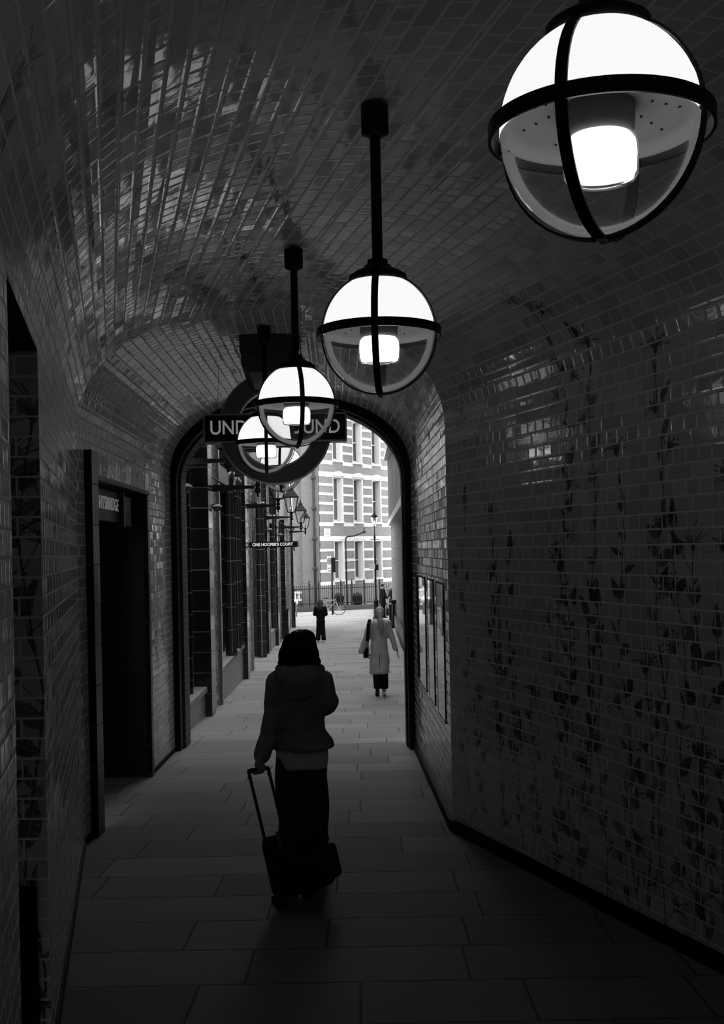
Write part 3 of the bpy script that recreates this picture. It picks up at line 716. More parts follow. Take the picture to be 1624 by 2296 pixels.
lns = [(15.0, (511, 1034), 'nearest wall lantern on a black bracket, its lantern behind the roundel sign'), (18.5, (578, 1093), 'second black bracket lantern from the arch, lantern hidden behind the roundel'), (25.7, (624, 1134), 'third bracket lantern from the arch, its tapering glass just below the roundel'),
       (34.0, (654, 1160), 'fourth bracket lantern, large pointed roof right under the roundel'), (42.0, (675, 1182), 'fifth bracket lantern, tall roof with finial, beside the drainpipe'), (50.7, (685, 1192), 'sixth and farthest bracket lantern, smallest, beside the drainpipe')]
for i, (y, (u, v), lab) in enumerate(lns):
    o = ln0 if i == 0 else copy_tree(ln0); p = P(u, v, y); o.location = (p.x - .80, y, p.z); tag(o, lab, 'lantern', 'lanterns on brackets along the left wall')
# court sign
cs_ = P(612, 1221, 27.0); hs = empty('court_sign', (cs_.x + .03, 27.0, cs_.z)); tag(hs, 'narrow black projecting sign reading ONE HOOPER\'S COURT', 'sign')
MB().bb(-.66, .57, -.05, .05, -.07, .07).build('sign_board', M_blue, hs); MB().bb(.57, .6, -.05, .05, -.07, .07).build('sign_end', M_rim, hs)
text_mesh("ONE HOOPER'S COURT", 'lettering', .1, emis('court_letters_glow', .8, .6), hs, (-.03, -.053, 0), (PI / 2, 0, 0), .002, 'CENTER', .98, .002)  # glow put into the letters so they read white

# ------------------------------------------------------------------ striped building across the street
FA = Vector((-2.55, 68, fz(60))); FD = Vector((4.4, 7, 0)).normalized(); FN = Vector((FD.y, -FD.x, 0))   # FN towards the camera
fb = empty('striped_building', FA); tag(fb, 'tall brick building with white stone bands and sash windows facing the street', 'building'); fb.rotation_euler = (0, 0, math.atan2(FD.y, FD.x))
# local frame: x along the facade, -y towards the street
def fs(u, v):                         # photo pixel -> (x along, z local) on the facade
    a, t = un(u, v); L = (68 * a + 2.55) / (FD.x - FD.y * a); y = 68 + FD.y * L; return L, EYE - t * y - FA.z
FL = 9.6; FT = 15.0
rows = [(936, 1033, True, [744, 790, 832]), (1064, 1167, True, [746, 791, 834]), (1209, 1300, False, [748, 793.5, 835])]
wins = []
for (v0, v1, arch, us) in rows:
    lst = []
    for u in us:
        um = u + 9; x0, zt = fs(u, v0 + (um - 745) * .10 if arch else v0); x1, _ = fs(u + 21.5, v0); _, zb = fs(u, v1 + (um - 745) * .08 if arch else v1); lst.append((x0, x1, zb, zt))
    zb = sum(l[2] for l in lst) / 3; zt = sum(l[3] for l in lst) / 3; wd = sum(l[1] - l[0] for l in lst) / 3
    wins.append((zb, zt, arch, [(l[0], l[0] + wd) for l in lst]))
print('FACADE', wins)
xs = sorted({0.0, FL} | {e for w in wins[1:2] for p in w[3] for e in p})
avg = [(sum(w[3][k][0] for w in wins) / 3, sum(w[3][k][1] for w in wins) / 3) for k in range(3)]
xs = [0.0] + [e for p in avg for e in p] + [FL]
pitch = avg[1][0] - avg[0][0]
zs = [-1.0]
for w in sorted(wins): zs += [w[0], w[1]]
zs += [FT]
mb = MB()
for i in range(len(xs) - 1):
    for j in range(len(zs) - 1):
        if i % 2 == 1 and j % 2 == 1: continue
        mb.quad((xs[i], 0, zs[j]), (xs[i + 1], 0, zs[j]), (xs[i + 1], 0, zs[j + 1]), (xs[i], 0, zs[j + 1]), [(xs[i] + 5, zs[j] + 5), (xs[i + 1] + 5, zs[j] + 5), (xs[i + 1] + 5, zs[j + 1] + 5), (xs[i] + 5, zs[j + 1] + 5)])
mb.build('facade_wall', M_fbrick, fb, normals=False)
DPT = .45
for (zb, zt, arch, ww) in wins:
    nb = 6 if arch else 5; mb = MB(); H = zt - zb
    for k in range(nb):
        z = zb + H * k / (nb - 1) - .02; h = .16 if k not in (0, nb - 1) else (.30 if k == nb - 1 else .24)
        z0, z1 = (z - h, z) if k == 0 else ((z - h * .3, z + h * .7) if k == nb - 1 else (z - h / 2, z + h / 2))
        for i in range(0, len(xs) - 1, 2):
            MB().bb(xs[i], xs[i + 1], -.02, .02, z0, z1).build('stone_band', M_stone, fb)
        if k == nb - 1:
            for i in range(1, len(xs) - 1, 2): MB().bb(xs[i] - .05, xs[i + 1] + .05, -.03, .02, zt, z1).build('stone_lintel', M_stone, fb)
    for (x0, x1) in avg:
        w = MB()
        w.bb(x0, x0 + .05, -.02, DPT, zb, zt); w.bb(x1 - .12, x1, -.02, DPT, zb, zt); w.bb(x0 - .06, x1 + .06, -.06, DPT, zb - .07, zb + .05); w.bb(x0, x1, -.02, DPT, zt - .12, zt)
        w = w.build('window_surround', M_stone, fb)
        if arch:
            hd = MB(); n = 12; xm = (x0 + x1) / 2; hw = (x1 - x0) / 2 + .05
            pts = [(xm + hw * math.cos(PI * i / n), zt + .28 * math.sin(PI * i / n)) for i in range(n + 1)]
            hd.prism(pts + [(xm - hw, zt - .02), (xm + hw, zt - .02)], (0, -.09, 0), (1, 0, 0), (0, 0, 1), (0, 1, 0), .1); hd.build('window_hood', M_stone, w)
        f = MB(); a, b, c, d = x0 + .05, x1 - .12, zb + .05, zt - .12; t = .06; y0, y1 = DPT - .14, DPT - .08
        f.bb(a, a + t, y0, y1, c, d); f.bb(b - t, b, y0, y1, c, d); f.bb(a, b, y0, y1, c, c + .12); f.bb(a, b, y0, y1, d - t, d); f.bb(a, b, y0 - .02, y1, (c + d) / 2 - .035, (c + d) / 2 + .035)
        f.build('sash_frame', M_white, w)
        MB().bb(a, b, DPT - .06, DPT - .04, c, d).build('pane', M_win2, w)
MB().bb(.5, FL, .9, 1.0, -1, FT).build('rear_wall', M_render, fb); MB().bb(FL - .02, FL, 0, .9, -1, FT).build('end_wall', M_fbrick, fb)
# notice on the facade
x0, zt = fs(723, 1185); x1, zb = fs(740, 1203)
n_ = empty('wall_notice', fb.matrix_basis @ Vector((0, 0, 0)))
n_.rotation_euler = fb.rotation_euler; tag(n_, 'small white wall plate on the brick above the lower windows', 'notice')
MB().bb(x0 + .1, x1, -.05, -.02, zb, zt).build('plate', M_white, n_, bevel=.01)
mb = MB()
for k in range(3): mb.bb(x0 + .25, x1 - .15, -.053, -.05, zb + .12 + k * .13, zb + .15 + k * .13)
mb.build('faint_lines', M_stoneg, n_)

# plain rendered wing left of the stripes, with drainpipe and bay window
wg = empty('brick_wing', (-5.2, 68, fz(60))); tag(wg, 'plain brick wing left of the striped facade, with a white window at its edge', 'building')
M_wing = brick('wing_brick', ch=.075, hw=.1125, tile=.095, joint=.11, rough=.85, tilt=0, jw=.006, var=.12, wob=0, spec=.2)
MB().bb(1.55, 2.62, 0, .4, -1, FT).build('front_wall', M_wing, wg)
MB().bb(1.0, 1.56, .25, .5, -1, FT).build('recessed_wall', M_wing, wg)
MB().bb(-3.5, 1.0, .5, .8, -1, FT).build('side_wall', M_fbrick, wg)
for z in (1.2, 5.0, 8.8):
    w = MB(); w.bb(.45, .55, .3, .6, z, z + 2.3); w.bb(.93, 1.03, .3, .6, z, z + 2.3); w.bb(.4, 1.08, .25, .6, z - .2, z); w.bb(.4, 1.08, .25, .6, z + 2.3, z + 2.6); w.bb(.55, .93, .4, .5, z + 1.1, z + 1.2)
    w = w.build('window_surround', M_stone, wg); MB().bb(.55, .93, .46, .49, z, z + 2.3).build('pane', M_win, w)
MB().bb(-3, 1.05, -.1, .5, 0, .95).build('bay_base', M_stone, wg)
mb = MB()
for k in range(8): mb.lathe([(.05, .95), (.08, 1.05), (.05, 1.2), (.06, 1.3)], 10, (-.2 + k * .22, -.9, -.35))
mb.bb(-.4, 1.5, -1.0, -.8, .95, 1.06); mb.bb(-.4, 1.5, -1.0, -.8, .5, .62)
mb.bb(-.4, 1.1, -.98, -.82, -.0, .5)
mb.build('balustrade', M_stone, wg)
dp = P(705, 1200, 67.8); pp = empty('drainpipe', (dp.x, 67.83, fz(60))); tag(pp, 'tall dark drainpipe with collars on the plain brick wing', 'drainpipe')
MB().cyl((0, 0, 0), (0, 0, 11), .08, n=12).build('pipe', M_render2 if 'M_render2' in globals() else plain('pipe_paint', .025, .6), pp)
for v in (1071, 1140, 1208, 1275): z = P(705, v, 67.8).z - fz(60); MB().lathe([(.10, z - .12), (.16, z - .05), (.16, z + .05), (.10, z + .12)], 14).build('collar', plain('pipe_collar', .025, .6), pp)

# ------------------------------------------------------------------ right-hand building in the alley
rb = empty('corner_building', (1.78, 15, fz(15))); tag(rb, 'grey stone building with a projecting cornice along the right of the alley', 'building')
ro = Vector(rb.location); BRX = [(14, 1.05), (40, 1.60), (56, 1.47)]
def rbx(name, y0, y1, z0, z1, o0, o1, mat, par=rb):
    X = lambda y: interp(BRX, y)
    pts = lambda z: [Vector((X(y0) + o0, y0, fz(y0) - .02 if z is None else z)) - ro, Vector((X(y1) + o0, y1, fz(y1) - .02 if z is None else z)) - ro, Vector((X(y1) + o1, y1, fz(y1) - .02 if z is None else z)) - ro, Vector((X(y0) + o1, y0, fz(y0) - .02 if z is None else z)) - ro]
    return MB().hexa(pts(z0), pts(z1)).build(name, mat, par)
M_ash = brick('ashlar', ch=.5, hw=.9, bond='half', tile=.10, joint=.03, rough=.8, tilt=0, jw=.012, var=.08, wob=0, spec=.2)
rbx('wall', 14, 34, None, 10, 0, .5, M_ash); rbx('wall', 34, 56, None, 3.3, 0, .5, M_ash); rbx('upper_wall', 34, 56, 3.3, 6.6, .04, .5, plain('dark_panelling', .02, .6))
rbx('cornice', 34, 56.3, 6.4, 6.75, -.28, .5, M_stoneg); rbx('ledge', 14, 56, 3.1, 3.35, -.14, .5, M_stone); rbx('plinth', 14, 56, None, -.95, -.04, .1, M_iron)
for y in (38, 41, 44, 47, 50, 53): rbx('window', y, y + 1.8, 3.6, 6.3, -.02, .1, M_win)
for k in range(15): rbx('stone_fin', 34.6 + k * 1.45, 34.76 + k * 1.45, 3.35, 6.4, -.14, .1, M_stoneg)
for y in (40, 45, 50): rbx('window', y, y + 2.2, 0.4, 2.4, -.02, .1, M_win); rbx('window_grille', y, y + 2.2, 1.3, 1.36, -.06, .1, M_iron)
rbx('end_wall', 55.8, 56, None, 7, 0, 3, M_ash)
ch_ = empty('brick_house', (2.0, 68, fz(60))); tag(ch_, 'taller brick house rising behind the corner building at the right', 'building')
MB().bb(0.1, 4, -.5, 4, 0, 14).build('wall', M_fbrick, ch_); MB().bb(.0, .2, -.6, -.4, 2, 13.5).build('quoin', M_stone, ch_); MB().bb(0, 4.1, -.6, 4.1, 13.6, 14).build('cornice', M_stone, ch_)

# ------------------------------------------------------------------ street furniture
gz = fz(60)
rl = empty('iron_railing', (-3.84, 63.6, gz)); tag(rl, 'low brick wall topped with black spiked iron railings across the end of the alley', 'railing')
rl.rotation_euler = (0, 0, math.atan2(2.1, 4.5)); RLN = 6.6
MB().bb(-1.6, RLN, 0, .3, 0, .27).build('kerb_wall', plain('kerb_brick', .045, .8, var=.2), rl, bevel=.02)
mb = MB(); mb.bb(-1.6, RLN, .13, .16, .42, .46); mb.bb(-1.6, RLN, .13, .16, 1.28, 1.32); mb.build('rail', M_iron, rl)
bar = MB(); bar.cyl((0, .145, .25), (0, .145, 1.42), .014, n=6); bar.lathe([(.0001, 1.52), (.025, 1.45), (.014, 1.40)], 6, (0, .145, 0)); bar = bar.build('bar', M_iron, rl)
k = 0; x = -1.5
first = True
while x < RLN:
    b2 = bar if first else bar.copy()
    if not first: COL.objects.link(b2)
    b2.location = (x, 0, 0); first = False; x += .125
ps = MB(); ps.bb(-.035, .035, .11, .18, .25, 1.5); ps.lathe([(.05, 1.5), (.06, 1.56), (.03, 1.62), (.05, 1.68), (.0001, 1.82)], 10, (0, .145, 0)); ps = ps.build('standard', M_iron, rl)
for i, x in enumerate((.9, 1.5, 2.35, 2.9, 3.6, 4.4, 5.4)):
    b2 = ps if i == 0 else ps.copy()
    if i: COL.objects.link(b2)
    b2.location = (x, 0, 0)
# street lamp
sp = G(844, 1389); sl = empty('street_lamp', (sp.x, sp.y, gz)); tag(sl, 'slim black street lamp post with a glass lantern before the striped facade', 'street lamp')
HH = P(840, 1180, sp.y).z - gz
MB().lathe([(.17, 0), (.17, .12), (.13, .18), (.13, .85), (.16, .9), (.1, 1.0), (.055, 1.1), (.05, HH * .6), (.04, HH * .86), (.06, HH * .88), (.03, HH * .92), (.03, HH)], 16).build('post', M_iron, sl)
MB().cyl((-.22, 0, HH * .86), (.22, 0, HH * .86), .018, n=8).build('ladder_bar', M_iron, sl)
MB().lathe([(.07, HH), (.19, HH + .45)], 6, smooth=False, cap=False).build('lantern_glass', M_pane, sl)
mb = MB()
for i in range(6):
    a = i * PI / 3; mb.tube([(.07 * math.cos(a), .07 * math.sin(a), HH), (.19 * math.cos(a), .19 * math.sin(a), HH + .45)], .009, 6)
mb.lathe([(.2, HH + .44), (.22, HH + .46), (.09, HH + .6), (.06, HH + .66), (.02, HH + .7), (.035, HH + .74), (.0001, HH + .85)], 12); mb.build('lantern_frame', M_iron, sl)
MB().bb(-.28, .0, -.09, -.06, HH * .54, HH * .6).build('notice', M_white, sl); MB().bb(.05, .16, -.09, -.0, HH * .53, HH * .59).build('small_box', M_iron, sl)
# curved pipe lamp by the railing
q0 = P(779, 1360, 66.3); pl = empty('swan_neck_lamp', (q0.x, 66.3, gz)); tag(pl, 'thin dark post with a long sideways arm behind the railings', 'lamp post')
zt = P(778, 1203, 66.3).z - gz; zt2 = P(817, 1193, 66.3).z - gz; xx = P(817, 1193, 66.3).x - q0.x
MB().tube([(0, 0, 0), (-.02, 0, zt - .3), (0, 0, zt - .08), (.1, 0, zt), (.5, 0, zt + .03), (xx, 0, zt2)], [.05, .045, .05, .045, .04, .05], 8).build('pole', M_iron, pl)
MB().lathe([(.10, -.06), (.1, .0), (.05, .1), (.01, .32)], 10, (xx, 0, zt2)).build('lamp_head', M_iron, pl)
# sign post
s0 = G(746.5, 1378.5); so = empty('cycle_sign_post', (s0.x, s0.y, gz)); tag(so, 'dark post carrying a white crossed circle cycle sign and a black panel', 'sign')
sz = lambda v: P(745, v, s0.y).z - gz
MB().cyl((0, 0, 0), (0, 0, sz(1250)), .05, n=10).build('post', M_iron, so)
wx = lambda u, v: P(u, v, s0.y).x - s0.x
MB().bb(wx(734, 1265), wx(743, 1265), -.09, -.06, sz(1284), sz(1247)).build('white_plate', M_white, so, bevel=.01)
mb = MB(); cx = (wx(734, 1258) + wx(743, 1258)) / 2; cz = sz(1258)
mb.tube([(cx + .095 * math.cos(a), -.1, cz + .17 * math.sin(a)) for a in [i * PI / 12 for i in range(24)]], .013, 6, closed=True)
mb.tube([(cx - .07, -.1, cz - .13), (cx + .07, -.1, cz + .13)], .012, 6); mb.tube([(cx + .07, -.1, cz - .13), (cx - .07, -.1, cz + .13)], .012, 6); mb.build('crossed_circle', M_ironm, so)
text_mesh('NO', 'lettering', .12, M_ironm, so, (cx, -.095, sz(1274)), (PI / 2, 0, 0), .002, 'CENTER', .14); text_mesh('CYCLES', 'lettering', .1, M_ironm, so, (cx, -.095, sz(1280)), (PI / 2, 0, 0), .002, 'CENTER', .18)
MB().bb(wx(744, 1265), wx(752.5, 1265), -.12, .08, sz(1283), sz(1250)).build('black_panel', M_ironm, so, bevel=.01)
# bicycle
bp = G(761, 1379); bi = empty('bicycle', (bp.x - .0, bp.y, gz), .12); tag(bi, 'pale framed bicycle leaning on the sign post by the railings', 'bicycle')
def wheel(x):
    w = MB(); w.tube([(x + .335 * math.cos(a), 0, .345 + .335 * math.sin(a)) for a in [i * 2 * PI / 36 for i in range(36)]], .017, 8, closed=True); o = w.build('wheel', M_rubber, bi)
    s = MB()
    for i in range(16): a = i * PI / 8; s.tube([(x, 0, .345), (x + .325 * math.cos(a), 0, .345 + .325 * math.sin(a))], .003, 4)
    s.tube([(x, -.04, .345), (x, .04, .345)], .025, 8); s.build('spokes', M_steel, o)
wheel(0); wheel(-1.03)
mb = MB(); 
for a, b in (((-1.03, 0, .345), (-.62, 0, .30)), ((-.62, 0, .30), (-.72, 0, .80)), ((-.72, 0, .78), (-.17, 0, .82)), ((-.62, 0, .30), (-.15, 0, .72)), ((-1.03, 0, .345), (-.71, 0, .74)), ((-.19, 0, .88), (-.14, 0, .68))): mb.tube([a, b], .018, 8)
mb.build('frame', M_stoneg, bi); MB().tube([(-.14, 0, .68), (-.08, 0, .5), (0, 0, .345)], .014, 8).build('fork', M_steel, bi)
MB().tube([(-.24, -.28, 1.0), (-.16, -.2, .98), (-.2, 0, .98), (-.16, .2, .98), (-.24, .28, 1.0)], .013, 8).build('handlebar', M_iron, bi); MB().tube([(-.2, 0, .86), (-.2, 0, .98)], .012, 8).build('stem', M_iron, bi)
MB().rings([[Vector((x, w * s, .90 + z)) for s, z in ((-1, 0), (1, 0), (.8, .05), (-.8, .05))] for x, w in ((-.86, .08), (-.78, .08), (-.6, .02))], smooth=False).build('saddle', M_rubber, bi); MB().tube([(-.72, 0, .78), (-.73, 0, .91)], .012, 8).build('seat_post', M_steel, bi)
mb = MB(); mb.lathe([(.09, -.006), (.09, .006)], 24, (0, 0, 0)); o = mb.build('chainring', M_steel, bi); o.rotation_euler = (PI / 2, 0, 0); o.location = (-.62, -.03, .30)
# bins and cabinets
def cabinet(name, u, v, w, d, h, lab, mat, topm, y=None):
    p = G(u, v); e = empty(name, (p.x, p.y, gz)); tag(e, lab, 'cabinet')
    MB().bb(-w / 2, w / 2, -d / 2, d / 2, 0, h - .06).build('body', mat, e, bevel=.015); MB().bb(-w / 2 - .03, w / 2 + .03, -d / 2 - .03, d / 2 + .03, h - .06, h).build('lid', topm, e, bevel=.01); return e
c = cabinet('utility_cabinet', 877, 1400, .16, .5, .98, 'dark street cabinet with a pale top beside the coated pedestrian', M_iron, M_stoneg)
c = cabinet('utility_cabinet', 884, 1408, .20, .4, 1.24, 'taller black street cabinet with a thin pale outline on its front', M_ironm, M_iron)
mb = MB(); mb.tube([(-.06, -.21, .15), (.06, -.21, .15), (.06, -.21, 1.08), (-.06, -.21, 1.08)], .008, 6, closed=True); mb.build('outline', M_rim, c)
pb = G(659.5, 1383); lbn = empty('litter_bin', (pb.x, pb.y, gz)); tag(lbn, 'grey litter bin with a pale sack bulging over its rim at the left corner', 'bin')
MB().lathe([(.13, 0), (.17, .05), (.18, .62), (.16, .66)], 18).build('bin_body', M_render, lbn)
sk = MB(); sk.lathe([(.14, .6), (.22, .68), (.24, .78), (.18, .9), (.08, .96), (.0001, .97)], 20); baked(sk, 'sack', plain('pale_sack', .55, .5), lbn, .02, 1, (.03, 9, 1))
# boxes behind the railings
for u, v, lab in ((761, 1345, 'dark planter box behind the railings, above the bicycle wheel'), (802, 1342, 'dark planter box behind the railings, left of the street lamp')):
    p = P(u, v, 66.6); e = empty('planter_box', (p.x, 66.6, gz)); tag(e, lab, 'planter', 'dark planters behind the railings')
    MB().rings([[Vector((s * .22, t * .2, 0)) for s, t in ((-1, -1), (1, -1), (1, 1), (-1, 1))], [Vector((s * .3, t * .25, .75)) for s, t in ((-1, -1), (1, -1), (1, 1), (-1, 1))]], smooth=False).build('box', M_ironm, e)
    fo = MB()
    for k in range(40):
        a = random.random() * 6.28; r = random.random() * .25; b = Vector((math.cos(a) * r, math.sin(a) * r, .72)); t = b + Vector((random.uniform(-.1, .1), random.uniform(-.1, .1), random.uniform(.12, .28)))
        fo.quad(b, b + Vector((.05, 0, .1)), t, b + Vector((-.05, 0, .1)))
    fo.build('foliage', plain('dark_leaves', .03, .6), e)

# ------------------------------------------------------------------ parked car
cp = Vector((2.06, 60.2, gz)); ca = empty('car', cp, math.radians(0)); tag(ca, 'black car parked at the right, only its rear showing past the corner building', 'car')
prof = [(-.72, .35), (-.82, .5), (-.84, .85), (-.80, 1.0), (-.70, 1.40), (-.52, 1.52), (.52, 1.52), (.70, 1.40), (.80, 1.0), (.84, .85), (.82, .5), (.72, .35)]
rs = []
for y, sx, zt_ in ((-2.1, .9, .85), (-2.15, .97, .95), (-1.9, 1, .99), (-1.2, 1, 1.0), (.6, 1, 1.0), (1.5, 1, .85), (1.7, 1, .66), (2.5, .97, .62), (2.7, .88, .55)):
    rs.append([Vector((x * sx, y, .30 + (z - .3) * zt_ if z > .9 else .3 + (z - .3) * min(1, zt_ * 1.1))) for x, z in prof])
MB().rings(rs).build('body', M_car, ca, bevel=.01)
MB().quad((-.62, -2.02, 1.02), (.62, -2.02, 1.02), (.52, -1.72, 1.44), (-.52, -1.72, 1.44)).build('rear_window', M_win, ca)
MB().bb(-.26, .26, -2.2, -2.17, .55, .67).build('number_plate', M_white, ca)
for s in (-1, 1):
    MB().bb(s * .78 - .08, s * .78 + .08, -2.19, -2.1, .72, .92).build('tail_light', plain('tail_lens', .3, .2), ca)
    MB().bb(s * .86 - .01, s * .86 + .01, -1.5, 1.0, 1.0, 1.04).build('side_trim', M_rim, ca)
    for y in (-1.3, 1.7):
        w = MB(); w.cyl((s * .68, y, .33), (s * .86, y, .33), .33, n=24); w = w.build('wheel', M_rubber, ca); MB().cyl((s * .85, y, .33), (s * .87, y, .33), .2, n=16).build('hub', M_steel, w)

# ------------------------------------------------------------------ people
def cap_(mb, p0, r0, p1, r1, n=12):
    p0, p1 = Vector(p0), Vector(p1); d = p1 - p0; L = d.length; d.normalize(); pts, rr = [], []
    for k in range(4): a = PI / 2 * (k + .15) / 4; pts.append(p0 - d * r0 * math.cos(a)); rr.append(r0 * math.sin(a))
    for k in range(4): a = PI / 2 * (4 - k - .15) / 4; pts.append(p1 + d * r1 * math.cos(a)); rr.append(r1 * math.sin(a))
    mb.tube(pts, rr, n)
def chain(mb, pts, rs, n=12):
    for a, b, c, d in zip(pts, pts[1:], rs, rs[1:]): cap_(mb, a, c, b, d, n)
def ell(mb, c, r, n=16, m=10, R_=None):
    rg = []
    for i in range(m + 1):
        a = -PI / 2 + PI * (i + (.08 if i == 0 else -.08 if i == m else 0)) / m; row = []
        for k in range(n):
            t = 2 * PI * k / n; p = Vector((r[0] * math.cos(a) * math.cos(t), r[1] * math.cos(a) * math.sin(t), r[2] * math.sin(a)))
            row.append(Vector(c) + (R_ @ p if R_ else p))
        rg.append(row)
    mb.rings(rg)
def loft(mb, secs, n=24, wav=0):      # secs: (cx, cy, z, rx, ry)
    rg = []
    for j, (cx, cy, z, rx, ry) in enumerate(secs):
        rg.append([Vector((cx + rx * math.cos(2 * PI * k / n) * (1 + wav * math.sin(k * 5)), cy + ry * math.sin(2 * PI * k / n) * (1 + wav * math.sin(k * 5)), z)) for k in range(n)])
    mb.rings(rg)
def head(mb, c, s=1.0, yaw=0.0, pitch=0.0):   # c = head centre, facing +y before yaw
    Rm = Matrix.Rotation(yaw, 3, 'Z') @ Matrix.Rotation(pitch, 3, 'X'); T = lambda p: Vector(c) + Rm @ (Vector(p) * s)
    ell(mb, T((0, -.012, .03)), (.075 * s, .093 * s, .082 * s), R_=Rm); ell(mb, T((0, .012, -.03)), (.062 * s, .075 * s, .078 * s), R_=Rm)
    cap_(mb, T((0, .07, -.075)), .022 * s, T((0, .055, -.08)), .03 * s); cap_(mb, T((0, .088, .012)), .008 * s, T((0, .105, -.02)), .013 * s)   # chin, nose
    cap_(mb, T((-.018, .088, -.048)), .008 * s, T((.018, .088, -.048)), .008 * s)                                           # lips
    for q in (-1, 1):
        ell(mb, T((q * .076, -.005, -.005)), (.010 * s, .020 * s, .032 * s), 10, 6, Rm); cap_(mb, T((q * .045, .078, .028)), .009 * s, T((q * .018, .086, .026)), .009 * s); ell(mb, T((q * .038, .072, -.02)), (.022 * s, .018 * s, .02 * s), 10, 6)
def hand(mb, w, d, side, curl=.35, s=1.0):    # relaxed hand: w wrist, d direction, side = lateral axis towards thumb
    w, d, side = Vector(w), Vector(d).normalized(), Vector(side).normalized(); nn = d.cross(side).normalized()
    pm = w + d * .055 * s
    for k in (-1, 0, 1): cap_(mb, w + side * k * .012 * s, .016 * s, pm + d * .02 * s + side * k * .024 * s, .013 * s, 8)
    for i, (o, L) in enumerate(((.033, .068), (.011, .078), (-.011, .072), (-.032, .056))):
        p = pm + d * .03 * s + side * o * s; t = d.copy()
        for j, f in enumerate((.45, .3, .25)):
            t = (t + nn * curl * (j + 1) * .5).normalized(); q = p + t * L * f * s; cap_(mb, p, (.0092 - j * .0008) * s, q, (.0085 - j * .0008) * s, 8); p = q
    p = w + d * .02 * s + side * .02 * s; t = (d * .8 + side * .75 + nn * .25).normalized()
    for f in (.04, .028, .024): q = p + t * f * s; cap_(mb, p, .0125 * s, q, .010 * s, 8); p = q; t = (t + d * .35).normalized()
def grip(mb, c, bar, back, r=.016, s=1.0):   # hand closed round a bar at c; bar axis, back = direction from bar to wrist
    c, bar, back = Vector(c), Vector(bar).normalized(), Vector(back).normalized(); nn = bar.cross(back).normalized()
    wr = c + back * .085 * s
    for k in (-1.5, -.5, .5, 1.5): cap_(mb, wr + bar * k * .010 * s, .018 * s, c + back * (.028 + r) + bar * k * .022 * s, .013 * s, 8)
    R2 = r + .010
    for i, k in enumerate((-1.5, -.5, .5, 1.5)):
        amax = (3.9, 4.3, 4.2, 3.7)[i]; pts = []
        for j in range(7):
            a = -.2 + amax * j / 6; pts.append(c + bar * k * .021 * s + (back * math.cos(a) + nn * math.sin(a)) * R2 * (1.15 - .05 * j / 6))
        chain(mb, pts, [.0098 - .0004 * j for j in range(7)], 8)
    b0 = wr + bar * .022 * s - nn * .01
    chain(mb, [b0, c + bar * .052 * s + back * .02 - nn * .012, c + bar * .045 * s - nn * R2, c + bar * .03 * s - nn * R2 * .9 - back * .018], [.014, .013, .011, .009], 8)

# --- woman with the suitcase
WY = 7.2; wp = P(678, 1600, WY); W0 = empty('person', (wp.x - .012, WY, fz(WY)))
tag(W0, 'person in a hooded dark jacket seen from behind, pulling a suitcase down the passage', 'person')
gripc = Vector((-.255, -.24, .815)); bar_d = Vector((.50, .86, -.08)).normalized()
wrist = gripc + Vector((.01, .055, .075))
b = MB()
head(b, (0.0, .03, 1.525), 1.0, .15)
chain(b, [(0, 0, 1.46), (0, -.01, 1.38)], [.052, .06]); loft(b, [(0, 0, 1.40, .07, .06), (0, 0, 1.36, .17, .085), (0, 0, 1.25, .165, .1), (0, 0, 1.08, .125, .09), (0, 0, .95, .155, .11), (0, 0, .85, .165, .115)])
chain(b, [(-.145, 0, 1.335), (-.18, -.04, 1.06), wrist], [.055, .042, .026]); grip(b, gripc, bar_d, wrist - gripc)
chain(b, [(.145, 0, 1.33), (.18, -.02, 1.19), (.15, .2, 1.13)], [.055, .045, .03]); hand(b, (.15, .21, 1.12), (-.3, .9, .3), (0, 0, 1), .5)
chain(b, [(-.08, 0, .88), (-.075, -.03, .47), (-.06, -.16, .10)], [.09, .06, .038]); chain(b, [(.08, 0, .88), (.085, .10, .47), (.09, .12, .08)], [.09, .06, .038])
cap_(b, (-.06, -.17, .075), .035, (-.06, -.06, .03), .03); cap_(b, (.09, .1, .045), .035, (.09, .24, .032), .028)
baked(b, 'body', M_skin, W0, .0075, 2)
for q in ((-.04, .105, 1.555), (.035, .112, 1.555)):
    e = MB(); ell(e, q, (.011, .008, .009), 10, 8); e.build('eye', M_white, W0)
h = MB(); ell(h, (0.0, .0, 1.56), (.115, .12, .100)); ell(h, (-.04, -.01, 1.50), (.098, .105, .095)); ell(h, (.055, -.005, 1.50), (.078, .1, .085)); ell(h, (.105, 0, 1.455), (.036, .06, .036)); ell(h, (-.095, .0, 1.455), (.045, .07, .05)); ell(h, (0, -.04, 1.47), (.1, .06, .07)); ell(h, (.03, .01, 1.60), (.08, .09, .07))
baked(h, 'hair', M_hair, W0, .009, 3, (.012, 22, .5))
c = MB()
loft(c, [(0.01, 0, 1.425, .10, .085), (0.0, -.01, 1.38, .175, .11), (-.005, 0, 1.30, .20, .135), (-.005, 0, 1.18, .185, .135), (-.01, 0, 1.08, .165, .125), (0, 0, 1.02, .168, .13), (.015, -.005, .95, .19, .15), (.02, -.005, .905, .205, .165)])
chain(c, [(-.145, 0, 1.335), (-.18, -.04, 1.07), (-.225, -.13, .93), (-.240, -.165, .895)], [.078, .068, .058, .055]); chain(c, [(.145, 0, 1.325), (.185, -.03, 1.19), (.165, .1, 1.14)], [.08, .064, .052])
baked(c, 'jacket', M_coat, W0, .011, 4, (.014, 9, 1.8))
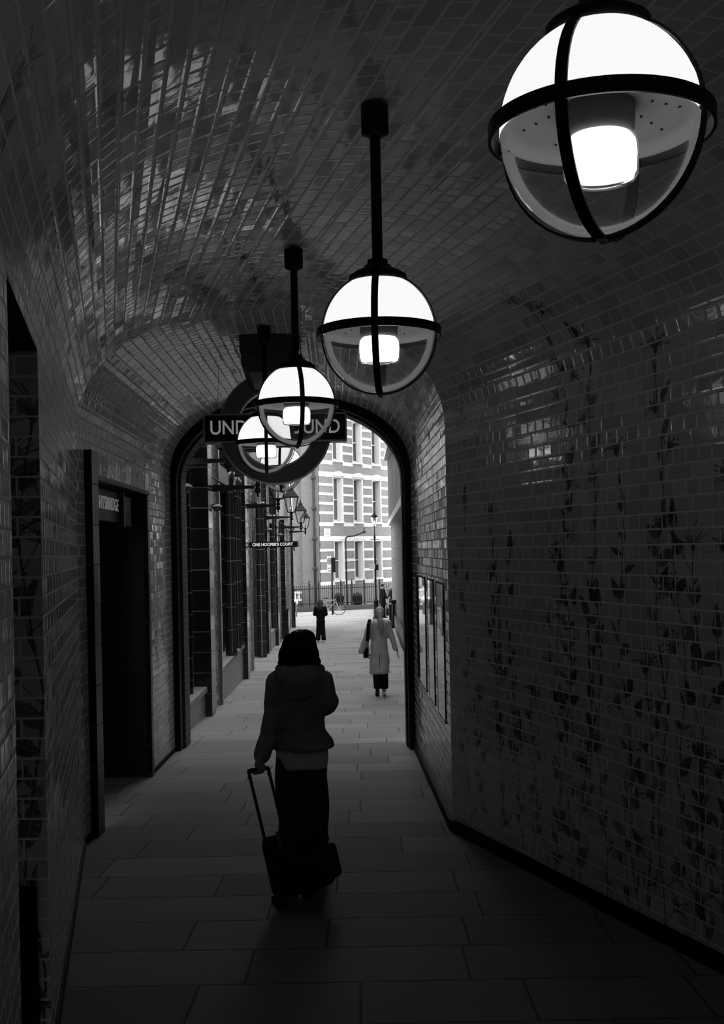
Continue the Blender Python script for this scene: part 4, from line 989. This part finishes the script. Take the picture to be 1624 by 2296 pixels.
hd = MB(); chain(hd, [(-.13, -.0, 1.41), (-.09, -.10, 1.375), (0.0, -.145, 1.34), (.09, -.10, 1.375), (.13, 0, 1.41)], [.035, .055, .065, .055, .035]); chain(hd, [(-.09, -.07, 1.40), (0, -.1, 1.38), (.09, -.07, 1.40)], [.05, .065, .05]); ell(hd, (0, -.13, 1.29), (.10, .04, .07))
baked(hd, 'hood', M_coat, W0, .010, 4, (.012, 11, 1))
s_ = MB(); loft(s_, [(0.0, 0, .99, .15, .12), (0.0, 0, .92, .165, .13), (.005, -.005, .85, .168, .135), (.01, -.01, .79, .165, .13), (.02, -.01, .775, .15, .12)]); baked(s_, 'shirt_hem', M_shirt, W0, .011, 2, (.01, 10, 1))
tr = MB(); loft(tr, [(0, 0, .93, .15, .12), (0.0, 0, .84, .165, .125), (0, -.0, .74, .165, .13)])
loft(tr, [(-.075, 0, .85, .085, .11), (-.075, -.01, .62, .09, .105), (-.07, -.05, .4, .085, .10), (-.055, -.12, .2, .08, .10), (-.05, -.155, .06, .085, .105)]); loft(tr, [(.075, 0, .85, .085, .11), (.08, .04, .62, .085, .105), (.08, .08, .4, .08, .10), (.085, .10, .2, .082, .105), (.085, .105, .05, .085, .11)])
baked(tr, 'trousers', M_trou2, W0, .011, 3, (.018, 7, .5))
for (x, y, z) in ((-.06, -.16, .0), (.1, .1, 0)):
    s_ = MB(); cap_(s_, (x, y - .04, .045), .042, (x, y + .15, .036), .036); baked(s_, 'shoe', M_shoe, W0, .01, 1)

# --- suitcase
H = Vector(W0.location) + gripc
wl = G(648, 2030); wl.z = fz(wl.y); axis = (H - wl); LEN = axis.length; az = axis.normalized()
yaw = Vector((.48, .88, 0)); ax = (yaw - az * yaw.dot(az)).normalized(); ay = az.cross(ax).normalized()
S0 = empty('suitcase', wl); Rm = Matrix((ax, ay, az)).transposed(); S0.rotation_euler = Rm.to_euler(); tag(S0, 'black wheeled suitcase tilted on its wheels, pulled by its long handle', 'suitcase')
print('case len', LEN)
sw, sd, sh = .36, .28, .37; BY = -.145
def rbox(mb, c, s, r=.05, n=5):
    rg = []
    for z, k in ((0, .80), (.05, .95), (.15, 1), (.85, 1), (.95, .96), (1, .86)):
        row = []
        for i, (sx, sy) in enumerate(((1, 1), (-1, 1), (-1, -1), (1, -1))):
            for j in range(n):
                a = PI / 2 * (i + j / (n - 1)); row.append(Vector((c[0] + (sx * (s[0] / 2 - r) + r * math.cos(a)) * k, c[1] + (sy * (s[1] / 2 - r) + r * math.sin(a)) * k, c[2] + s[2] * (z - .5))))
        rg.append(row)
    mb.rings(rg)
m_ = MB(); rbox(m_, (0, BY, .06 + sh / 2), (sw, sd, sh)); m_.build('case_body', M_case, S0)
m_ = MB(); rbox(m_, (.0, BY - .12, .06 + sh * .38), (sw * .86, .18, sh * .55), .05); m_.build('expansion_pocket', M_case, S0)
m_ = MB(); rbox(m_, (0, BY - sd / 2 - .01, .06 + sh * .80), (sw * .72, .05, sh * .24), .02); m_.build('front_pocket', M_case, S0)
m_ = MB(); m_.tube([(-.12, BY - sd / 2 - .037, .06 + sh * .88), (.12, BY - sd / 2 - .037, .06 + sh * .88)], .004, 6); m_.build('zip', M_casep, S0)
m_ = MB(); m_.bb(sw / 2 - .002, sw / 2 + .006, BY - .03, BY - .01, .38, .46) if False else m_.bb(-sw / 2 - .006, -sw / 2 + .002, BY - .03, BY - .01, .36, .45); m_.build('luggage_tag', plain('tag_grey', .12, .5), S0)
m_ = MB(); m_.tube([(-.08, BY, .05 + sh), (-.07, BY, .06 + sh + .018), (.07, BY, .06 + sh + .018), (.08, BY, .05 + sh)], .011, 8); m_.build('carry_handle', M_casep, S0)
for x in (-.105, .105): MB().tube([(x, -.015, .06), (x, .0, LEN - .02)], .010, 8).build('handle_rod', M_casep, S0)
bl = Vector((1, 0, 0))
m_ = MB(); e0, e1 = Vector((0, 0, LEN)) - bl * .085, Vector((0, 0, LEN)) + bl * .085; m_.tube([e0, e1], .016, 10); m_.tube([(-.105, 0, LEN - .05), (-.105, 0, LEN), (.105, 0, LEN), (.105, 0, LEN - .05)], .013, 8); m_.build('grip', M_casep, S0)
for x in (-.15, .15):
    MB().cyl((x - .015, -.05, .035), (x + .015, -.05, .035), .036, n=18).build('wheel', M_rubber, S0); MB().bb(x - .03, x + .03, -.10, -.015, .035, .09).build('wheel_housing', M_casep, S0)

# --- pedestrian in the light coat
g = G(853, 1561); A0 = empty('person', g); tag(A0, 'person with a blonde ponytail in a knee-length pale coat, walking away on the right', 'person')
b = MB(); head(b, (0.02, .03, 1.50), .95); chain(b, [(0.01, 0, 1.45), (0, 0, 1.35)], [.045, .05]); loft(b, [(0, 0, 1.36, .07, .06), (0, 0, 1.32, .17, .085), (0, 0, 1.05, .125, .09), (0, 0, .85, .155, .11)])
chain(b, [(-.17, 0, 1.31), (-.235, .0, 1.03), (-.20, .10, .80)], [.05, .04, .026]); hand(b, (-.20, .10, .80), (.05, .1, -1), (.3, 1, 0), .4)
chain(b, [(.17, 0, 1.31), (.25, -.02, 1.05), (.32, -.05, .82)], [.05, .04, .026]); hand(b, (.32, -.05, .82), (.1, -.05, -1), (-.1, 1, 0), .4)
chain(b, [(-.07, 0, .85), (-.06, .02, .46), (-.05, -.12, .13)], [.085, .055, .036]); chain(b, [(.07, 0, .85), (.07, .04, .45), (.07, .06, .07)], [.085, .055, .036])
cap_(b, (-.05, -.12, .12), .032, (-.05, -.05, .03), .028); cap_(b, (.07, .04, .045), .034, (.07, .19, .03), .027)
baked(b, 'body', M_skin, A0, .01, 1)
c = MB(); loft(c, [(0.01, 0, 1.395, .06, .06), (0.01, 0, 1.375, .12, .085), (0, 0, 1.33, .175, .11), (0, 0, 1.22, .175, .12), (0, 0, 1.02, .15, .115), (0, 0, .88, .16, .13), (-.005, 0, .66, .175, .145), (-.005, .0, .46, .182, .155), (-.005, 0, .41, .178, .15)])
chain(c, [(-.165, 0, 1.31), (-.225, -.02, 1.06), (-.255, .04, .92)], [.062, .058, .06]); chain(c, [(.165, 0, 1.31), (.23, -.02, 1.04), (.285, -.045, .86)], [.062, .055, .05])
loft(c, [(-.26, .02, 1.0, .05, .06), (-.30, .03, .86, .06, .07), (-.335, .03, .78, .045, .06)])
baked(c, 'coat', M_lcoat, A0, .014, 2, (.02, 8, .8))
v_ = MB(); v_.quad((-.006, -.158, .42), (.006, -.158, .42), (.003, -.14, .78), (-.003, -.14, .78)); v_.build('coat_vent', M_trou, A0)
st = MB(); st.strap([(-.16, .06, 1.36), (-.165, -.02, 1.385), (-.185, -.10, 1.30), (-.20, -.13, 1.12), (-.21, -.11, 1.0)], .06, .01, (1, .3, 0)); st.build('bag_strap', M_trou, A0)
bg = MB(); rbox(bg, (-.245, .12, .80), (.09, .22, .22), .03); bg.build('bag', M_trou, A0)
h = MB(); ell(h, (.02, .01, 1.53), (.085, .10, .088)); ell(h, (.02, -.04, 1.47), (.075, .06, .07)); cap_(h, (.02, -.10, 1.52), .03, (.02, -.12, 1.50), .04); chain(h, [(.02, -.12, 1.50), (.03, -.16, 1.36), (.045, -.16, 1.22), (.06, -.15, 1.12)], [.04, .05, .042, .012])
baked(h, 'hair', M_blond, A0, .012, 2, (.01, 25, .3))
tr = MB(); loft(tr, [(0, 0, .9, .14, .1), (0, 0, .75, .15, .11)]); loft(tr, [(-.07, 0, .8, .08, .1), (-.06, .0, .5, .075, .08), (-.055, -.08, .25, .065, .07), (-.05, -.115, .15, .062, .068)]); loft(tr, [(.07, 0, .8, .08, .1), (.07, .03, .5, .08, .085), (.075, .05, .2, .078, .08), (.075, .05, .13, .078, .08)])
baked(tr, 'trousers', M_trou, A0, .013, 2)
s_ = MB(); cap_(s_, (-.05, -.13, .13), .04, (-.05, -.09, .04), .04); baked(s_, 'shoe', M_shoe, A0, .012, 1); s_ = MB(); cap_(s_, (.07, .04, .045), .042, (.07, .19, .032), .034); baked(s_, 'shoe', M_shirt, A0, .012, 1)

# --- far pedestrian in dark clothes
g = G(720, 1439); B0 = empty('person', g); tag(B0, 'person with long dark hair in black clothes and pale shoes, standing farther up the alley', 'person')
b = MB(); head(b, (0, .05, 1.48), .95, 0, -.3); chain(b, [(0, .02, 1.42), (0, 0, 1.33)], [.045, .05]); loft(b, [(0, 0, 1.33, .07, .06), (0, 0, 1.29, .16, .085), (0, 0, 1.05, .125, .09), (0, 0, .85, .155, .11)])
for s in (-1, 1):
    chain(b, [(s * .17, 0, 1.28), (s * .215, -.02, 1.03), (s * .09, .2, 1.08)], [.05, .04, .028]); hand(b, (s * .09, .2, 1.08), (-s * .5, .8, .3), (0, 0, 1), .6)
    chain(b, [(s * .07, 0, .85), (s * .085, .02, .45), (s * .09, 0 - s * .04, .07)], [.085, .055, .036]); cap_(b, (s * .09, -s * .04 - .03, .04), .032, (s * .1, -s * .04 + .14, .03), .027)
baked(b, 'body', M_skin, B0, .013, 1)
c = MB(); loft(c, [(0, 0, 1.36, .08, .07), (0, 0, 1.31, .17, .1), (0, 0, 1.15, .175, .12), (0, 0, .98, .165, .12), (0, 0, .9, .18, .13)])
for s in (-1, 1): chain(c, [(s * .17, 0, 1.27), (s * .225, -.02, 1.04), (s * .12, .16, 1.07)], [.072, .068, .05])
baked(c, 'jacket', M_trou, B0, .016, 2, (.02, 9, 1))
h = MB(); ell(h, (0, .02, 1.51), (.09, .10, .09)); ell(h, (0, -.05, 1.42), (.115, .07, .12)); ell(h, (0, -.09, 1.30), (.15, .06, .12)); baked(h, 'hair', plain('brown_hair', .03, .5), B0, .015, 2, (.015, 20, .4))
tr = MB(); loft(tr, [(0, 0, .93, .15, .11), (0, 0, .78, .165, .12)])
for s in (-1, 1): loft(tr, [(s * .078, 0, .82, .085, .11), (s * .085, .01, .45, .085, .09), (s * .108, -s * .03, .12, .088, .11), (s * .112, -s * .03, .06, .09, .11)])
baked(tr, 'trousers', M_trou, B0, .015, 2, (.01, 9, .6))
for s in (-1, 1): s_ = MB(); cap_(s_, (s * .09, -s * .04 - .07, .045), .04, (s * .1, -s * .04 + .12, .036), .034); baked(s_, 'shoe', M_wshoe, B0, .014, 1)

# --- man by the street lamp
mp_ = P(859, 1340, 56.8); C0 = empty('person', (mp_.x, 56.8, gz)); C0.rotation_euler = (0, 0, math.radians(-70)); tag(C0, 'bearded person in a dark open jacket and white shirt, standing beside the black car', 'person')
b = MB(); head(b, (0, .02, 1.62), 1.0); chain(b, [(0, 0, 1.56), (0, 0, 1.46)], [.05, .06]); loft(b, [(0, 0, 1.48, .07, .06), (0, 0, 1.43, .19, .1), (0, 0, 1.15, .15, .1), (0, 0, .93, .165, .11)])
for s in (-1, 1):
    chain(b, [(s * .2, 0, 1.42), (s * .24, .0, 1.12), (s * .2, .2, 1.0)], [.055, .045, .03]); hand(b, (s * .2, .2, 1.0), (-s * .2, 1, 0), (0, 0, 1), .5)
    chain(b, [(s * .09, 0, .93), (s * .09, .02, .5), (s * .1, 0, .08)], [.09, .06, .04]); cap_(b, (s * .1, -.03, .045), .036, (s * .1, .16, .035), .03)
baked(b, 'body', M_skin, C0, .014, 1)
c = MB(); loft(c, [(0, -.02, 1.50, .08, .07), (0, -.02, 1.44, .2, .11), (0, -.02, 1.2, .19, .125), (0, -.02, .9, .2, .13), (0, -.02, .78, .205, .135)])
for s in (-1, 1): chain(c, [(s * .2, 0, 1.41), (s * .25, 0, 1.12), (s * .21, .15, 1.02)], [.075, .068, .055])
baked(c, 'jacket', M_trou, C0, .017, 2, (.02, 9, 1)); s_ = MB(); loft(s_, [(0, .07, 1.5, .04, .03), (0, .09, 1.35, .07, .04), (0, .09, 1.0, .08, .045)]); s_.build('shirt', M_white, C0)
h = MB(); ell(h, (0, -.005, 1.665), (.083, .1, .078)); baked(h, 'hair', M_hair, C0, .014, 1); h = MB(); ell(h, (0, .06, 1.555), (.06, .05, .045)); baked(h, 'beard', M_hair, C0, .012, 1)
tr = MB(); loft(tr, [(0, 0, .95, .16, .12), (0, 0, .82, .17, .12)])
for s in (-1, 1): loft(tr, [(s * .085, 0, .86, .09, .11), (s * .09, .01, .45, .08, .09), (s * .1, 0, .06, .075, .09)])
baked(tr, 'trousers', M_trou, C0, .016, 1)
for s in (-1, 1): s_ = MB(); cap_(s_, (s * .1, -.05, .045), .042, (s * .1, .17, .038), .036); baked(s_, 'shoe', M_shoe, C0, .014, 1)
